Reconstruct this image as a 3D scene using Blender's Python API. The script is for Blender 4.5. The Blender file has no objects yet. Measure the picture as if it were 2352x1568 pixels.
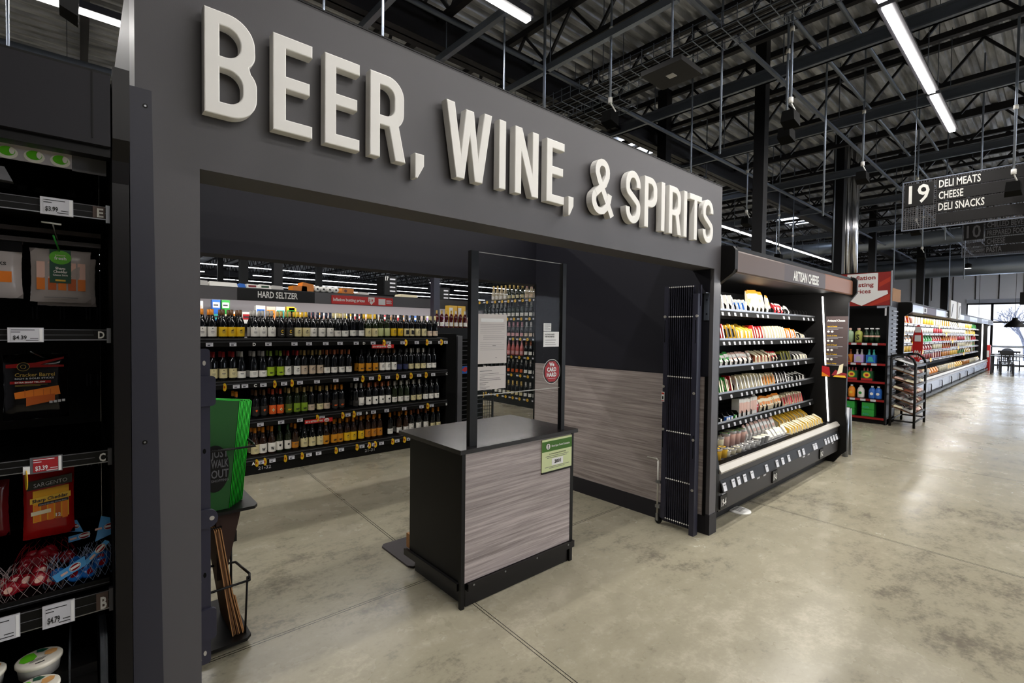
import bpy, bmesh, math, random
from mathutils import Vector, Matrix
random.seed(7)
C = bpy.context.scene.collection
sc = bpy.context.scene
PI = math.pi
# ------------------------------------------------------------------ camera
YAW, PIT, ROL = math.radians(48.40), math.radians(1.406), math.radians(0.675)
F = Vector((math.cos(PIT)*math.cos(YAW), math.cos(PIT)*math.sin(YAW), -math.sin(PIT)))
R0 = Vector((math.sin(YAW), -math.cos(YAW), 0)); U0 = R0.cross(F)
RR = math.cos(ROL)*R0 + math.sin(ROL)*U0
UU = -math.sin(ROL)*R0 + math.cos(ROL)*U0
cd = bpy.data.cameras.new('camera'); cam = bpy.data.objects.new('camera', cd); C.objects.link(cam)
cd.sensor_fit = 'HORIZONTAL'; cd.sensor_width = 36; cd.lens = 1119.4/2352*36
cd.clip_start = .05; cd.clip_end = 300
cam.matrix_world = Matrix(((RR.x, UU.x, -F.x, 0), (RR.y, UU.y, -F.y, 0), (RR.z, UU.z, -F.z, 1.6), (0, 0, 0, 1)))
sc.camera = cam
# ------------------------------------------------------------------ world, exposure
w = bpy.data.worlds.new('world'); sc.world = w; w.use_nodes = True
nt = w.node_tree; nt.nodes.clear()
wo = nt.nodes.new('ShaderNodeOutputWorld'); wb = nt.nodes.new('ShaderNodeBackground')
wb.inputs[0].default_value = (.80, .88, 1, 1); wb.inputs[1].default_value = 7.0
nt.links.new(wb.outputs[0], wo.inputs[0])
sc.view_settings.view_transform = 'Standard'; sc.view_settings.look = 'None'
sc.view_settings.gamma = 1; sc.view_settings.use_curve_mapping = False
sc.view_settings.exposure = 0.12
sc.cycles.max_bounces = 6; sc.cycles.diffuse_bounces = 3; sc.cycles.glossy_bounces = 3
sc.cycles.transmission_bounces = 4; sc.cycles.transparent_max_bounces = 8
sc.cycles.sample_clamp_indirect = 3; sc.cycles.caustics_reflective = False; sc.cycles.caustics_refractive = False
sc.cycles.use_denoising = True
# light rows: (y, x0, x1, z); every fixture is a thing with its own area light (built below)
ROWS = [(-6.4, 0, 12), (-3.9, -.5, 34), (-1.4, 1.2, 34), (1.15, 2.0, 9.7), (3.53, -6.3, 3.31), (6.35, -4.5, 1.0), (6.5, 13.9, 24.8), (9.2, -3, 22), (12.6, -3, 22)]
LZ = 4.6; WATT = 33.0; TUBE = 14.0; TINT = (1.0, .965, .925)
# ------------------------------------------------------------------ materials
M = {}
def lin(h):
    h = h.lstrip('#'); v = [int(h[i:i+2], 16)/255 for i in (0, 2, 4)]
    return tuple(c/12.92 if c <= .04045 else ((c+.055)/1.055)**2.4 for c in v)
def mat(name, col, rough=.5, metal=0, emit=0, alpha=1, trans=0, bump=0, bscale=60, ior=1.45, coat=0, spec=.5):
    m = bpy.data.materials.new(name); m.use_nodes = True; M[name] = m
    n = m.node_tree.nodes; l = m.node_tree.links; b = n['Principled BSDF']
    c = lin(col) if isinstance(col, str) else col
    b.inputs['Base Color'].default_value = (*c, 1); b.inputs['Roughness'].default_value = rough
    b.inputs['Metallic'].default_value = metal; b.inputs['IOR'].default_value = ior
    b.inputs['Specular IOR Level'].default_value = spec
    b.inputs['Transmission Weight'].default_value = trans; b.inputs['Alpha'].default_value = alpha
    b.inputs['Coat Weight'].default_value = coat
    if emit:
        b.inputs['Emission Color'].default_value = (*c, 1); b.inputs['Emission Strength'].default_value = emit
    if bump:
        t = n.new('ShaderNodeTexNoise'); t.inputs['Scale'].default_value = bscale; t.inputs['Detail'].default_value = 3
        tc = n.new('ShaderNodeTexCoord'); l.new(tc.outputs['Object'], t.inputs['Vector'])
        bp = n.new('ShaderNodeBump'); bp.inputs['Strength'].default_value = bump; bp.inputs['Distance'].default_value = .01
        l.new(t.outputs['Fac'], bp.inputs['Height']); l.new(bp.outputs['Normal'], b.inputs['Normal'])
    return m
def node(m, kind, **kw):
    n = m.node_tree.nodes.new(kind)
    for k, v in kw.items():
        if k in n.inputs: n.inputs[k].default_value = v
        else: setattr(n, k, v)
    return n
def mathn(m, op, a, b=None, c=None):
    n = m.node_tree.nodes.new('ShaderNodeMath'); n.operation = op
    for i, v in enumerate((a, b, c)):
        if v is None: continue
        if isinstance(v, (int, float)): n.inputs[i].default_value = v
        else: m.node_tree.links.new(v, n.inputs[i])
    return n.outputs[0]
def mixc(m, fac, a, b, blend='MIX'):
    n = m.node_tree.nodes.new('ShaderNodeMixRGB'); n.blend_type = blend
    for i, v in ((0, fac), (1, a), (2, b)):
        if isinstance(v, (int, float)): n.inputs[i].default_value = v
        elif isinstance(v, tuple): n.inputs[i].default_value = (*v, 1)
        else: m.node_tree.links.new(v, n.inputs[i])
    return n.outputs[0]
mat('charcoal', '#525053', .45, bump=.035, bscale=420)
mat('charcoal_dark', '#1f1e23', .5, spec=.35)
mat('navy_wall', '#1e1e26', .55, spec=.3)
mat('black', '#090808', .42, spec=.28); mat('black_satin', '#0f0d0e', .3, spec=.35); mat('black_matt', '#060606', .8, spec=.15); mat('counter_top', '#1c191a', .22, spec=.4)
mat('steel_blue', '#2e2e3c', .35, .2); mat('flange', '#2f2f38', .4, .1)
mat('case_brown', '#3a3333', .4); mat('case_dark', '#110f0f', .45, spec=.3); mat('case_black', '#090808', .5, spec=.25)
mat('tank_face', '#2b2726', .5)
mat('chrome', '#c8c8cc', .2, 1); mat('steel', '#9a9ca0', .35, 1); mat('galv', '#8f98a6', .4, .8); mat('sill', '#b0aca4', .35, .3)
mat('white', '#ecebe6', .5); mat('letter', '#f3f1ec', .45); mat('paper', '#c9c3c0', .6); mat('paper_white', '#e8e8e8', .6)
mat('tag', '#c9c9cf', .45); mat('tag_ink', '#303036', .6); mat('tag_red', '#a01520', .5); mat('red', '#c8201c', .45); mat('redsign', '#8e1d16', .45)
mat('orange_red', '#b0321a', .45); mat('yellow_disc', '#e9bb22', .5); mat('ink', '#18181a', .6)
mat('green_dark', '#3a6a14', .5); mat('green_pale', '#cdd8a4', .5); mat('cream', '#e6dcc0', .5)
mat('joist', '#1b1b20', .5, .2); mat('strut', '#6c7482', .4, .45); mat('column', '#0b0b0e', .45, spec=.3)
mat('deckwall', '#8a8c94', .6); mat('panelwall', '#dcdce4', .7); mat('coolerback', '#b3adb0', .5)
mat('lamp_house', '#3a3a40', .4); mat('plastic_grey', '#5a5a5e', .4); mat('kraft', '#a5764a', .7, bump=.2, bscale=90); mat('kraft_dark', '#5a3a20', .7); mat('kraft_deep', '#2c180e', .8)
mat('bag_green', '#12b022', .45); mat('bag_green_shade', '#06480c', .6); mat('mat_grey', '#4a4648', .8); mat('table_black', '#19191d', .4)
mat('snow', '#d8dce4', .8); mat('bark', '#4a4c58', .9); mat('brickwall', '#a8a4a0', .8); mat('carwhite', '#e6e8ee', .4)
mat('brown_fascia', '#5c4a42', .45); mat('brown_light', '#8a5e49', .45); mat('fascia_dark', '#4a3e3e', .45)
mat('silverfascia', '#b6bccb', .25, .6); mat('purple', '#4b3a4c', .5)
mat('bluestrip', '#2a6fc0', .5); mat('rail_red', '#8c1414', .45); mat('perf', '#4a484a', .4, .4)
def glass(name, col, rough=0, alpha=.12):
    m = mat(name, col, rough, alpha=alpha, spec=.5); return m
glass('pane', '#404848', .02, .05); glass('window_glass', '#dfe8f4', .02, .08); glass('clear_plastic', '#d8d8d8', .12, .35); glass('smoke_plastic', '#70747a', .1, .22)
def lamp(name, strength, tint=TINT, sample=False):
    m = mat(name, (1, 1, 1)); b = m.node_tree.nodes['Principled BSDF']
    b.inputs['Base Color'].default_value = (.8, .8, .8, 1)
    b.inputs['Emission Color'].default_value = (*tint, 1); b.inputs['Emission Strength'].default_value = strength
    if not sample: m.cycles.emission_sampling = 'NONE'
    return m
lamp('tube', TUBE); lamp('tube_far', 6.0, (.93, .96, 1)); lamp('led', 5.0); lamp('skylight', 3.5, (.8, .88, 1)); lamp('bulb', 8)
# grey wood laminate
def wood(name, a, b, axis, rot=0):
    m = mat(name, a, .45); L = m.node_tree.links; bs = m.node_tree.nodes['Principled BSDF']
    tc = node(m, 'ShaderNodeTexCoord'); mp = node(m, 'ShaderNodeMapping')
    mp.inputs['Rotation'].default_value = (0, rot if axis == 'x' else 0, 0) if axis == 'x' else (rot, 0, 0)
    mp.inputs['Scale'].default_value = (1.0, 3, 34) if axis == 'x' else (3, 1.0, 34)
    L.new(tc.outputs['Object'], mp.inputs['Vector'])
    n1 = node(m, 'ShaderNodeTexNoise', Scale=1.3, Detail=9, Roughness=.68, Distortion=.5); L.new(mp.outputs[0], n1.inputs['Vector'])
    mp2 = node(m, 'ShaderNodeMapping'); mp2.inputs['Scale'].default_value = (2.2, 10, 190) if axis == 'x' else (10, 2.2, 190)
    L.new(tc.outputs['Object'], mp2.inputs['Vector'])
    n2 = node(m, 'ShaderNodeTexNoise', Scale=1.5, Detail=5, Roughness=.7); L.new(mp2.outputs[0], n2.inputs['Vector'])
    s = mathn(m, 'ADD', mathn(m, 'MULTIPLY', n1.outputs['Fac'], .68), mathn(m, 'MULTIPLY', n2.outputs['Fac'], .32))
    cr = node(m, 'ShaderNodeValToRGB'); L.new(s, cr.inputs[0])
    cr.color_ramp.elements[0].position = .36; cr.color_ramp.elements[0].color = (*lin(a), 1)
    cr.color_ramp.elements[1].position = .62; cr.color_ramp.elements[1].color = (*lin(b), 1)
    L.new(cr.outputs[0], bs.inputs['Base Color'])
    return m
wood('wood_counter', '#706766', '#bdb2b1', 'x'); wood('wood_wall', '#6e6461', '#b8ada9', 'y')
# polished concrete with saw-cut joints
m = mat('concrete', '#8a8576', .22); L = m.node_tree.links; bs = m.node_tree.nodes['Principled BSDF']
tc = node(m, 'ShaderNodeTexCoord'); OC = tc.outputs['Object']
def noise(sc_, det, rg, dist=0, scale=(1, 1, 1)):
    mp = node(m, 'ShaderNodeMapping'); mp.inputs['Location'].default_value = (3.13, 7.71, .37); mp.inputs['Scale'].default_value = scale; L.new(OC, mp.inputs['Vector'])
    n = node(m, 'ShaderNodeTexNoise', Scale=sc_, Detail=det, Roughness=rg, Distortion=dist); L.new(mp.outputs[0], n.inputs['Vector']); return n.outputs['Fac']
n1 = noise(1.1, 6, .6); n2 = noise(6, 7, .66, 0, (1, 1.7, 1)); n3 = noise(38, 5, .7)
s = mathn(m, 'ADD', mathn(m, 'MULTIPLY', n1, .42), mathn(m, 'ADD', mathn(m, 'MULTIPLY', n2, .36), mathn(m, 'MULTIPLY', n3, .22)))
cr = node(m, 'ShaderNodeValToRGB'); L.new(s, cr.inputs[0])
e = cr.color_ramp.elements; cr.color_ramp.interpolation = 'EASE'; e[0].position = .36; e[0].color = (*lin('#736d60'), 1); e[1].position = .66; e[1].color = (*lin('#b3ac99'), 1)
x_ = e.new(.5); x_.color = (*lin('#99937f'), 1)
sp = node(m, 'ShaderNodeSeparateXYZ'); L.new(OC, sp.inputs[0]); X_, Y_ = sp.outputs[0], sp.outputs[1]
def joint(coord, lean, other, off, per, wdt):
    c = mathn(m, 'SUBTRACT', mathn(m, 'SUBTRACT', coord, mathn(m, 'MULTIPLY', other, lean)), off)
    c = mathn(m, 'ADD', c, per*40+per/2)
    c = mathn(m, 'SUBTRACT', mathn(m, 'MODULO', c, per), per/2)
    c = mathn(m, 'ABSOLUTE', c)
    d = mathn(m, 'ABSOLUTE', mathn(m, 'SUBTRACT', c, .009))
    return mathn(m, 'LESS_THAN', d, wdt)
j = mathn(m, 'MAXIMUM', joint(X_, .05, Y_, 1.60, 3.05, .0024), joint(Y_, -.012, X_, 2.665, 3.6, .0024))
col = mixc(m, j, cr.outputs[0], (.02, .018, .015)); L.new(col, bs.inputs['Base Color'])
rg = node(m, 'ShaderNodeMapRange'); rg.inputs['From Min'].default_value = .3; rg.inputs['From Max'].default_value = .7
rg.inputs['To Min'].default_value = .16; rg.inputs['To Max'].default_value = .34; L.new(n1, rg.inputs['Value']); L.new(rg.outputs[0], bs.inputs['Roughness'])
bs.inputs['Specular IOR Level'].default_value = .6
# galvanised roof deck
m = mat('deck', '#6c7078', .38, .45); L = m.node_tree.links; bs = m.node_tree.nodes['Principled BSDF']
tc = node(m, 'ShaderNodeTexCoord'); OC = tc.outputs['Object']
n1 = noise(2.2, 4, .6, 0, (.5, 3, 1)); cr = node(m, 'ShaderNodeValToRGB'); L.new(n1, cr.inputs[0])
cr.color_ramp.elements[0].position = .35; cr.color_ramp.elements[0].color = (*lin('#85888f'), 1)
cr.color_ramp.elements[1].position = .7; cr.color_ramp.elements[1].color = (*lin('#dfe4ee'), 1); L.new(cr.outputs[0], bs.inputs['Base Color'])

# ------------------------------------------------------------------ mesh building
class MB:
    def __init__(s): s.v = []; s.f = []; s.m = []; s.sm = []; s.mats = []
    def mi(s, n):
        if n not in s.mats: s.mats.append(n)
        return s.mats.index(n)
    def add(s, vs, fs, mt, smooth=False):
        o = len(s.v); s.v += [tuple(x) for x in vs]; k = s.mi(mt)
        for f in fs: s.f.append([i+o for i in f]); s.m.append(k); s.sm.append(smooth)
        return s
    def box(s, x0, x1, y0, y1, z0, z1, mt):
        return s.hexa([(x0, y0, z0), (x1, y0, z0), (x1, y1, z0), (x0, y1, z0), (x0, y0, z1), (x1, y0, z1), (x1, y1, z1), (x0, y1, z1)], mt)
    def hexa(s, v, mt):
        return s.add(v, [(0, 3, 2, 1), (4, 5, 6, 7), (0, 1, 5, 4), (1, 2, 6, 5), (2, 3, 7, 6), (3, 0, 4, 7)], mt)
    def quad(s, a, b, c, d, mt): return s.add([a, b, c, d], [(0, 1, 2, 3)], mt)
    def prism(s, prof, x0, x1, mt, ax=0):
        n = len(prof); V = []
        for x in (x0, x1):
            for (p, q) in prof: V.append((x, p, q) if ax == 0 else ((p, x, q) if ax == 1 else (p, q, x)))
        Fs = [tuple(range(n))[::-1], tuple(range(n, 2*n))]+[(i, (i+1) % n, n+(i+1) % n, n+i) for i in range(n)]
        return s.add(V, Fs, mt)
    def tube(s, pts, r, mt, n=6, smooth=True):
        for a, b in zip(pts[:-1], pts[1:]):
            a = Vector(a); b = Vector(b); d = b-a
            if d.length < 1e-6: continue
            d.normalize(); u = d.orthogonal().normalized(); v = d.cross(u)
            e = d*(r*.3) if len(pts) > 2 else d*0
            V = [tuple(p+r*(math.cos(2*PI*i/n)*u+math.sin(2*PI*i/n)*v)) for p in (a-e, b+e) for i in range(n)]
            s.add(V, [(i, (i+1) % n, n+(i+1) % n, n+i) for i in range(n)]+[tuple(range(n))[::-1], tuple(range(n, 2*n))], mt, smooth)
        return s
    def bar(s, a, b, w, h, mt, up=(0, 0, 1)):
        a = Vector(a); b = Vector(b); d = (b-a).normalized(); side = d.cross(Vector(up))
        if side.length < 1e-4: side = d.cross(Vector((1, 0, 0)))
        side.normalize(); u = side.cross(d)
        V = [p+sx*side*w/2+sz*u*h/2 for p in (a, b) for sx, sz in ((-1, -1), (1, -1), (1, 1), (-1, 1))]
        return s.add(V, [(0, 1, 2, 3), (7, 6, 5, 4), (0, 4, 5, 1), (1, 5, 6, 2), (2, 6, 7, 3), (3, 7, 4, 0)], mt)
    def lathe(s, prof, n, mt, c=(0, 0, 0), a0=0, a1=2*PI, smooth=True):
        full = abs(a1-a0-2*PI) < 1e-6; k = n if full else n+1; V = []
        for (r, z) in prof:
            for i in range(k):
                a = a0+(a1-a0)*i/n; V.append((c[0]+r*math.cos(a), c[1]+r*math.sin(a), c[2]+z))
        Fs = []
        for p in range(len(prof)-1):
            for i in range(n):
                j = (i+1) % k; Fs.append((p*k+i, p*k+j, (p+1)*k+j, (p+1)*k+i))
        return s.add(V, Fs, mt, smooth)
    def disc(s, c, u, v, ru, rv, mt, n=16, th=0):
        c = Vector(c); u = Vector(u); v = Vector(v); V = [c+u*ru*math.cos(2*PI*i/n)+v*rv*math.sin(2*PI*i/n) for i in range(n)]
        if not th: return s.add(V, [tuple(range(n))], mt)
        w_ = u.cross(v).normalized()*th; V2 = [p-w_ for p in V]
        return s.add(V+V2, [tuple(range(n)), tuple(range(n, 2*n))[::-1]]+[(i, n+i, n+(i+1) % n, (i+1) % n) for i in range(n)], mt)
    def poly(s, c, u, v, pts, mt, off=0):
        c = Vector(c); u = Vector(u); v = Vector(v); w_ = u.cross(v)
        return s.add([c+u*p+v*q+w_*off for p, q in pts], [tuple(range(len(pts)))], mt)
    def text(s, st, o, u, v, h, mt, width=None, bold=0, center=False, off=.0008):
        vs, fs, W = glyphs(st, bold)
        k = h/.69; kx = (width/W) if width else k; o = Vector(o); u = Vector(u).normalized(); v = Vector(v).normalized(); w_ = u.cross(v)
        dx = -W*kx/2 if center else 0
        return s.add([o+u*(x*kx+dx)+v*(y*k)+w_*off for x, y in vs], fs, mt)
    def build(s, name, parent=None, at=None, **kw):
        p_ = parent
        while p_ is not None and '_w' not in p_: p_ = p_.parent
        at = Vector(at) if at else (Vector(p_['_w']) if p_ is not None else Vector((0, 0, 0)))
        me = bpy.data.meshes.new(name); me.from_pydata([tuple(Vector(p)-at) for p in s.v], [], s.f)
        for n in s.mats: me.materials.append(M[n])
        me.polygons.foreach_set('material_index', s.m); me.polygons.foreach_set('use_smooth', s.sm); me.update()
        o = bpy.data.objects.new(name, me); C.objects.link(o)
        if parent is not None: o.parent = parent
        else: o.location = at
        for k, val in kw.items(): o[k] = val
        return o
_G = {}
def glyphs(st, bold):
    k = (st, bold)
    if k in _G: return _G[k]
    c = bpy.data.curves.new('t', 'FONT'); c.body = st; c.resolution_u = 2; c.offset = bold
    o = bpy.data.objects.new('t', c); C.objects.link(o); dg = bpy.context.evaluated_depsgraph_get(); dg.update()
    ev = o.evaluated_get(dg); me = ev.to_mesh()
    vs = [(p.co.x, p.co.y) for p in me.vertices]; fs = [tuple(p.vertices) for p in me.polygons]
    ev.to_mesh_clear(); bpy.data.objects.remove(o); bpy.data.curves.remove(c)
    x0 = min([a for a, b in vs] or [0]); vs = [(a-x0, b) for a, b in vs]; W = max([a for a, b in vs] or [1])
    _G[k] = (vs, fs, W); return _G[k]
def thing(name, label, cat, loc=(0, 0, 0), group=None):
    o = bpy.data.objects.new(name, None); C.objects.link(o); o.location = loc; o.empty_display_size = .05
    o['label'] = label; o['category'] = cat; o['_w'] = tuple(loc)
    if group: o['group'] = group
    return o
def struct(name, mb, **kw):
    return mb.build(name, None, None, kind='structure', **kw)
def dup(root, loc, label=None, group=None, rz=None, mats=None):
    r = root.copy(); C.objects.link(r); r.location = loc
    if rz is not None: r.rotation_euler = (0, 0, rz)
    if label: r['label'] = label
    if group: r['group'] = group
    for ch in list(root.children):
        c = ch.copy(); C.objects.link(c); c.parent = r
        for g in ch.children:
            d = g.copy(); C.objects.link(d); d.parent = c
    return r
ORD = ['', 'first', 'second', 'third', 'fourth', 'fifth', 'sixth', 'seventh', 'eighth', 'ninth', 'tenth', 'eleventh', 'twelfth', 'thirteenth', 'fourteenth', 'fifteenth', 'sixteenth', 'seventeenth', 'eighteenth', 'nineteenth']
TENS = ['', '', 'twent', 'thirt', 'fort', 'fift']
def nth(n):
    if n < 20: return ORD[n]
    return TENS[n//10]+'ieth' if n % 10 == 0 else TENS[n//10]+'y-'+ORD[n % 10]
def area(name, loc, sx, sy, watt, rot=(0, 0, 0), parent=None, tint=TINT):
    l = bpy.data.lights.new(name, 'AREA'); l.shape = 'RECTANGLE'; l.size = sx; l.size_y = sy; l.energy = watt; l.color = tint
    o = bpy.data.objects.new(name, l); C.objects.link(o); o.rotation_euler = rot
    if parent is not None: o.parent = parent; o.location = Vector(loc)-Vector(parent['_w'])
    else: o.location = loc
    return o
XU, YU, ZU, NX, NY = (1, 0, 0), (0, 1, 0), (0, 0, 1), (-1, 0, 0), (0, -1, 0)
# ================================================================== THE HALL
HX0, HX1, HY0, HY1, HZ = -7.0, 36.0, -14.0, 44.0, 6.0
struct('floor', MB().quad((HX0-1, HY0-1, 0), (HX1+.3, HY0-1, 0), (HX1+.3, HY1+1, 0), (HX0-1, HY1+1, 0), 'concrete'))
mb = MB(); V = []; Fs = []; y = HY0
while y < HY1:                       # trapezoidal ribs running along x
    for dy, dz in ((0, 0), (.09, 0), (.12, .075), (.18, .075)): V += [(HX0, y+dy, HZ+dz), (HX1, y+dy, HZ+dz)]
    y += .21
Fs = [(2*i, 2*i+1, 2*i+3, 2*i+2) for i in range(len(V)//2-1)]
mb.add(V, Fs, 'deck'); struct('ceiling', mb)
struct('ceiling_roof', MB().box(HX0, HX1, HY0, HY1, HZ+.1, HZ+.2, 'black_matt'))
struct('wall_west', MB().box(HX0-.2, HX0, HY0, HY1, 0, HZ+.2, 'deckwall'))
struct('wall_north', MB().box(HX0, HX1, HY1, HY1+.2, 0, HZ+.2, 'charcoal_dark'))
# aisle-side wall with high windows letting daylight in
mb = MB()
mb.box(HX0, HX1, HY0-.2, HY0, 0, 1.0, 'deckwall'); mb.box(HX0, HX1, HY0-.2, HY0, 3.4, HZ+.2, 'deckwall')
mb.box(HX0, 10, HY0-.2, HY0, 1, 3.4, 'deckwall'); struct('wall_south', mb)
# storefront wall
mb = MB(); S0 = -9.0; S1 = 3.45
mb.box(HX1, HX1+.25, HY0, HY1, 3.30, HZ+.2, 'panelwall'); mb.box(HX1, HX1+.25, S1, HY1, 0, 3.30, 'panelwall'); mb.box(HX1, HX1+.25, HY0, S0, 0, 3.3, 'panelwall')
y = HY0
while y < HY1: mb.box(HX1-.03, HX1, y, y+.03, 3.5, HZ, 'charcoal_dark'); y += .9
mb.box(HX1-.05, HX1, S0, S1, 3.30, 3.5, 'silverfascia')
struct('wall_east', mb)
k = 1
ys = [S1, 2.45, .47, -1.5, -3.5, -5.5, -7.3, S0]
for a, b in zip(ys[:-1], ys[1:]):
    f = MB(); x = HX1+.02
    for (z0, z1) in ((0, .08), (1.0, 1.06), (2.25, 2.33), (3.22, 3.3)): f.box(x, x+.1, b, a, z0, z1, 'black')
    f.box(x, x+.1, a-.05, a+.05, 0, 3.3, 'black')
    o = struct('window_%d' % k, f); MB().quad((x+.05, b, .05), (x+.05, a, .05), (x+.05, a, 3.25), (x+.05, b, 3.25), 'window_glass').build('pane', o, (0, 0, 0)); k += 1
# skylights in the deck
for (x0, x1, y0, y1) in ((9.3, 10.5, 6.4, 7.0), (19.8, 21.6, 6.6, 7.4), (20, 22, 14, 15), (9, 10.4, 13, 13.8)):
    o = struct('window_%d' % k, MB().box(x0, x1, y0, y1, HZ-.05, HZ-.02, 'skylight')); k += 1
# high window band on the aisle side
o = struct('window_%d' % k, MB().box(10, HX1, HY0-.1, HY0-.05, 1, 3.4, 'window_glass'))
# outside
struct('ground_outside', MB().quad((HX1+.3, -40, -.05), (110, -40, -.05), (110, 60, -.05), (HX1+.3, 60, -.05), 'snow'))
MBs = MB().box(66, 70, -14, 22, 0, 5.2, 'brickwall').box(65.9, 66, -14, 22, 4.6, 5.3, 'deckwall'); o = MBs.build('shop_building', None, None)
o['label'] = 'low pale building across the car park outside the storefront windows'; o['category'] = 'building'
t = thing('parked_van', 'white van parked outside beyond the storefront windows', 'van', (50, 2.4, 0))
MB().prism([(-.3, .35), (4.3, .35), (4.4, 1.1), (3.4, 1.25), (2.9, 2.05), (-.3, 2.1)], 49.1, 50.9, 'carwhite', 1).build('body', t, (50, 2.4, 0)) if 0 else MB().hexa([(49.1, -1.4, .35), (50.9, -1.4, .35), (50.9, 3.4, .35), (49.1, 3.4, .35), (49.3, -.6, 2.1), (50.7, -.6, 2.1), (50.7, 3.3, 2.1), (49.3, 3.3, 2.1)], 'carwhite').build('body', t)
MB().quad((49.18, -.5, 1.3), (49.18, .6, 1.3), (49.29, .5, 1.9), (49.29, -.4, 1.9), 'black').build('window', t)
for yy in (-.6, 2.5): MB().disc((49.05, yy, .35), YU, ZU, .35, .35, 'black', 16, -.2).build('wheel', t)
# bare winter tree
def tree(x, y, h, sd):
    rnd = random.Random(sd); mb = MB()
    def br(p, d, ln, r, dep):
        q = p+d*ln; mb.tube([p, q], r, 'bark', 5)
        if dep == 0: return
        for i in range(3 if dep > 1 else 2):
            nd = (d+Vector((rnd.uniform(-.3, .3), rnd.uniform(-.9, .9), rnd.uniform(-.15, .5)))).normalized()
            br(p+d*ln*rnd.uniform(.55, 1), nd, ln*.72, r*.62, dep-1)
    t = thing('bare_tree', 'bare winter tree standing outside the storefront windows', 'tree', (x, y, 0))
    br(Vector((x, y, -.05)), Vector((0, .05, 1)), h*.36, .075, 5); mb.build('branches', t)
tree(46, 1.55, 3.9, 5)
# roof joists along y
def joist(x):
    mb = MB(); z0, z1 = 5.32, 5.9
    for (a, b) in ((z0, z0+.07), (z1, z1+.09)): mb.box(-.04, .04, HY0, HY1, a, b, 'joist')
    y = HY0; i = 0
    while y < HY1-.8:
        mb.bar((0, y, z0+.04), (0, y+.45, z1), .035, .035, 'joist', (1, 0, 0)); mb.bar((0, y+.45, z1), (0, y+.9, z0+.04), .035, .035, 'joist', (1, 0, 0)); y += .9
    return mb
j0 = None; x = HX0+.6
while x < HX1:
    if j0 is None: j0 = struct('roof_joist', joist(0)); j0.location.x = x
    else:
        j = j0.copy(); C.objects.link(j); j.location.x = x
    x += 1.62
# girders and secondary channels
for y in (-5.6, 5.15, 16, 27, 38):
    struct('roof_girder', MB().box(HX0, HX1, y-.11, y+.11, 5.0, 5.04, 'joist').box(HX0, HX1, y-.012, y+.012, 5.0, 5.4, 'joist').box(HX0, HX1, y-.11, y+.11, 5.38, 5.42, 'joist'))
for x in (6.9, 9.3, 12.3, 15.4, 19.5, 24, 29):
    struct('roof_channel', MB().box(x-.02, x+.02, -9, 12, 4.93, 5.09, 'strut').box(x-.07, x+.02, -9, 12, 4.93, 4.95, 'strut').box(x-.07, x+.02, -9, 12, 5.07, 5.09, 'strut'))
for y in (-2.9, -.2, 2.5, 4.4, 7.9):
    mb = MB().box(4.2 if y > 3 else 2.5, 34, y-.02, y+.02, 4.86, 4.9, 'strut'); x = 4.5
    while x < 34: mb.box(x-.006, x+.006, y-.006, y+.006, 4.9, HZ, 'strut'); x += 2.4
    struct('hanging_rail', mb)
for (x, y0, y1) in ((3.33, 3.2, 5.2), (2.35, 4.4, 6.5), (4.45, 2.6, 6)):
    struct('hanging_strut', MB().box(x-.03, x+.03, y0, y1, 4.86, 4.94, 'galv').box(x-.004, x+.004, y0+.2, y0+.21, 4.9, HZ, 'galv').box(x-.004, x+.004, y1-.2, y1-.19, 4.9, HZ, 'galv'))
for (y, z, r) in ((8.6, 5.0, .05), (2.1, 5.15, .025), (1.7, 5.2, .025), (-1.0, 5.1, .04), (4.9, 5.25, .03)):
    struct('ceiling_pipe', MB().tube([(-2, y, z), (35, y, z)], r, 'strut', 8))
# fat spiral ducts across the far end
for (x, z, r) in ((29, 4.55, .38), (22.5, 5.0, .25)):
    mb = MB().tube([(x, -8, z), (x, 14, z)], r, 'galv', 16)
    y = -8
    while y < 14: mb.lathe([(r+.012, -.01), (r+.012, .01)], 16, 'strut'); y += 99
    struct('ceiling_duct', mb)
# steel columns
for (x, y, wd) in ((7.56, 3.02, .15), (8.06, 4.93, .18), (12.7, 3.36, .2), (4.78, 25.3, .22), (4.05, 17.9, .24), (4.26, 15.0, .24), (7.37, 20.3, .22), (20.5, 4.4, .2), (27.6, 4.16, .26), (31.6, 4.5, .2), (34.6, 4.2, .3)):
    struct('steel_column', MB().box(x-wd/2, x+wd/2, y-wd/2, y+wd/2, 0, HZ, 'column'))
struct('hanging_post', MB().box(4.75, 4.99, 8.04, 8.28, 2.78, HZ, 'column'))
struct('vertical_duct', MB().tube([(13.22, 3.22, 2.29), (13.22, 3.22, HZ)], .11, 'chrome', 14).tube([(13.0, 3.28, 2.29), (13.0, 3.28, HZ)], .04, 'chrome', 8))
# wire cable tray
def tray(x, y0, y1, z):
    mb = MB(); wd = .42
    for dx in (0, .14, .28, wd): mb.box(x+dx-.004, x+dx+.004, y0, y1, z-.004, z+.004, 'strut')
    for zz in (.08, .16):
        for dx in (0, wd): mb.box(x+dx-.004, x+dx+.004, y0, y1, z+zz-.004, z+zz+.004, 'strut')
    y = y0
    while y < y1:
        mb.tube([(x, y, z+.18), (x, y, z), (x+wd, y, z), (x+wd, y, z+.18)], .005, 'galv', 4, False); y += .16
    for dx in (.07, .12, .2, .26): mb.tube([(x+dx, y0, z+.04), (x+dx, y1, z+.04)], .02, 'joist', 6)
    for y in (y0+.5, (y0+y1)/2, y1-.5): mb.box(x+wd-.004, x+wd+.004, y-.004, y+.004, z, HZ-.02, 'strut').box(x-.004, x+.004, y-.004, y+.004, z, HZ-.02, 'strut')
    return mb
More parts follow.
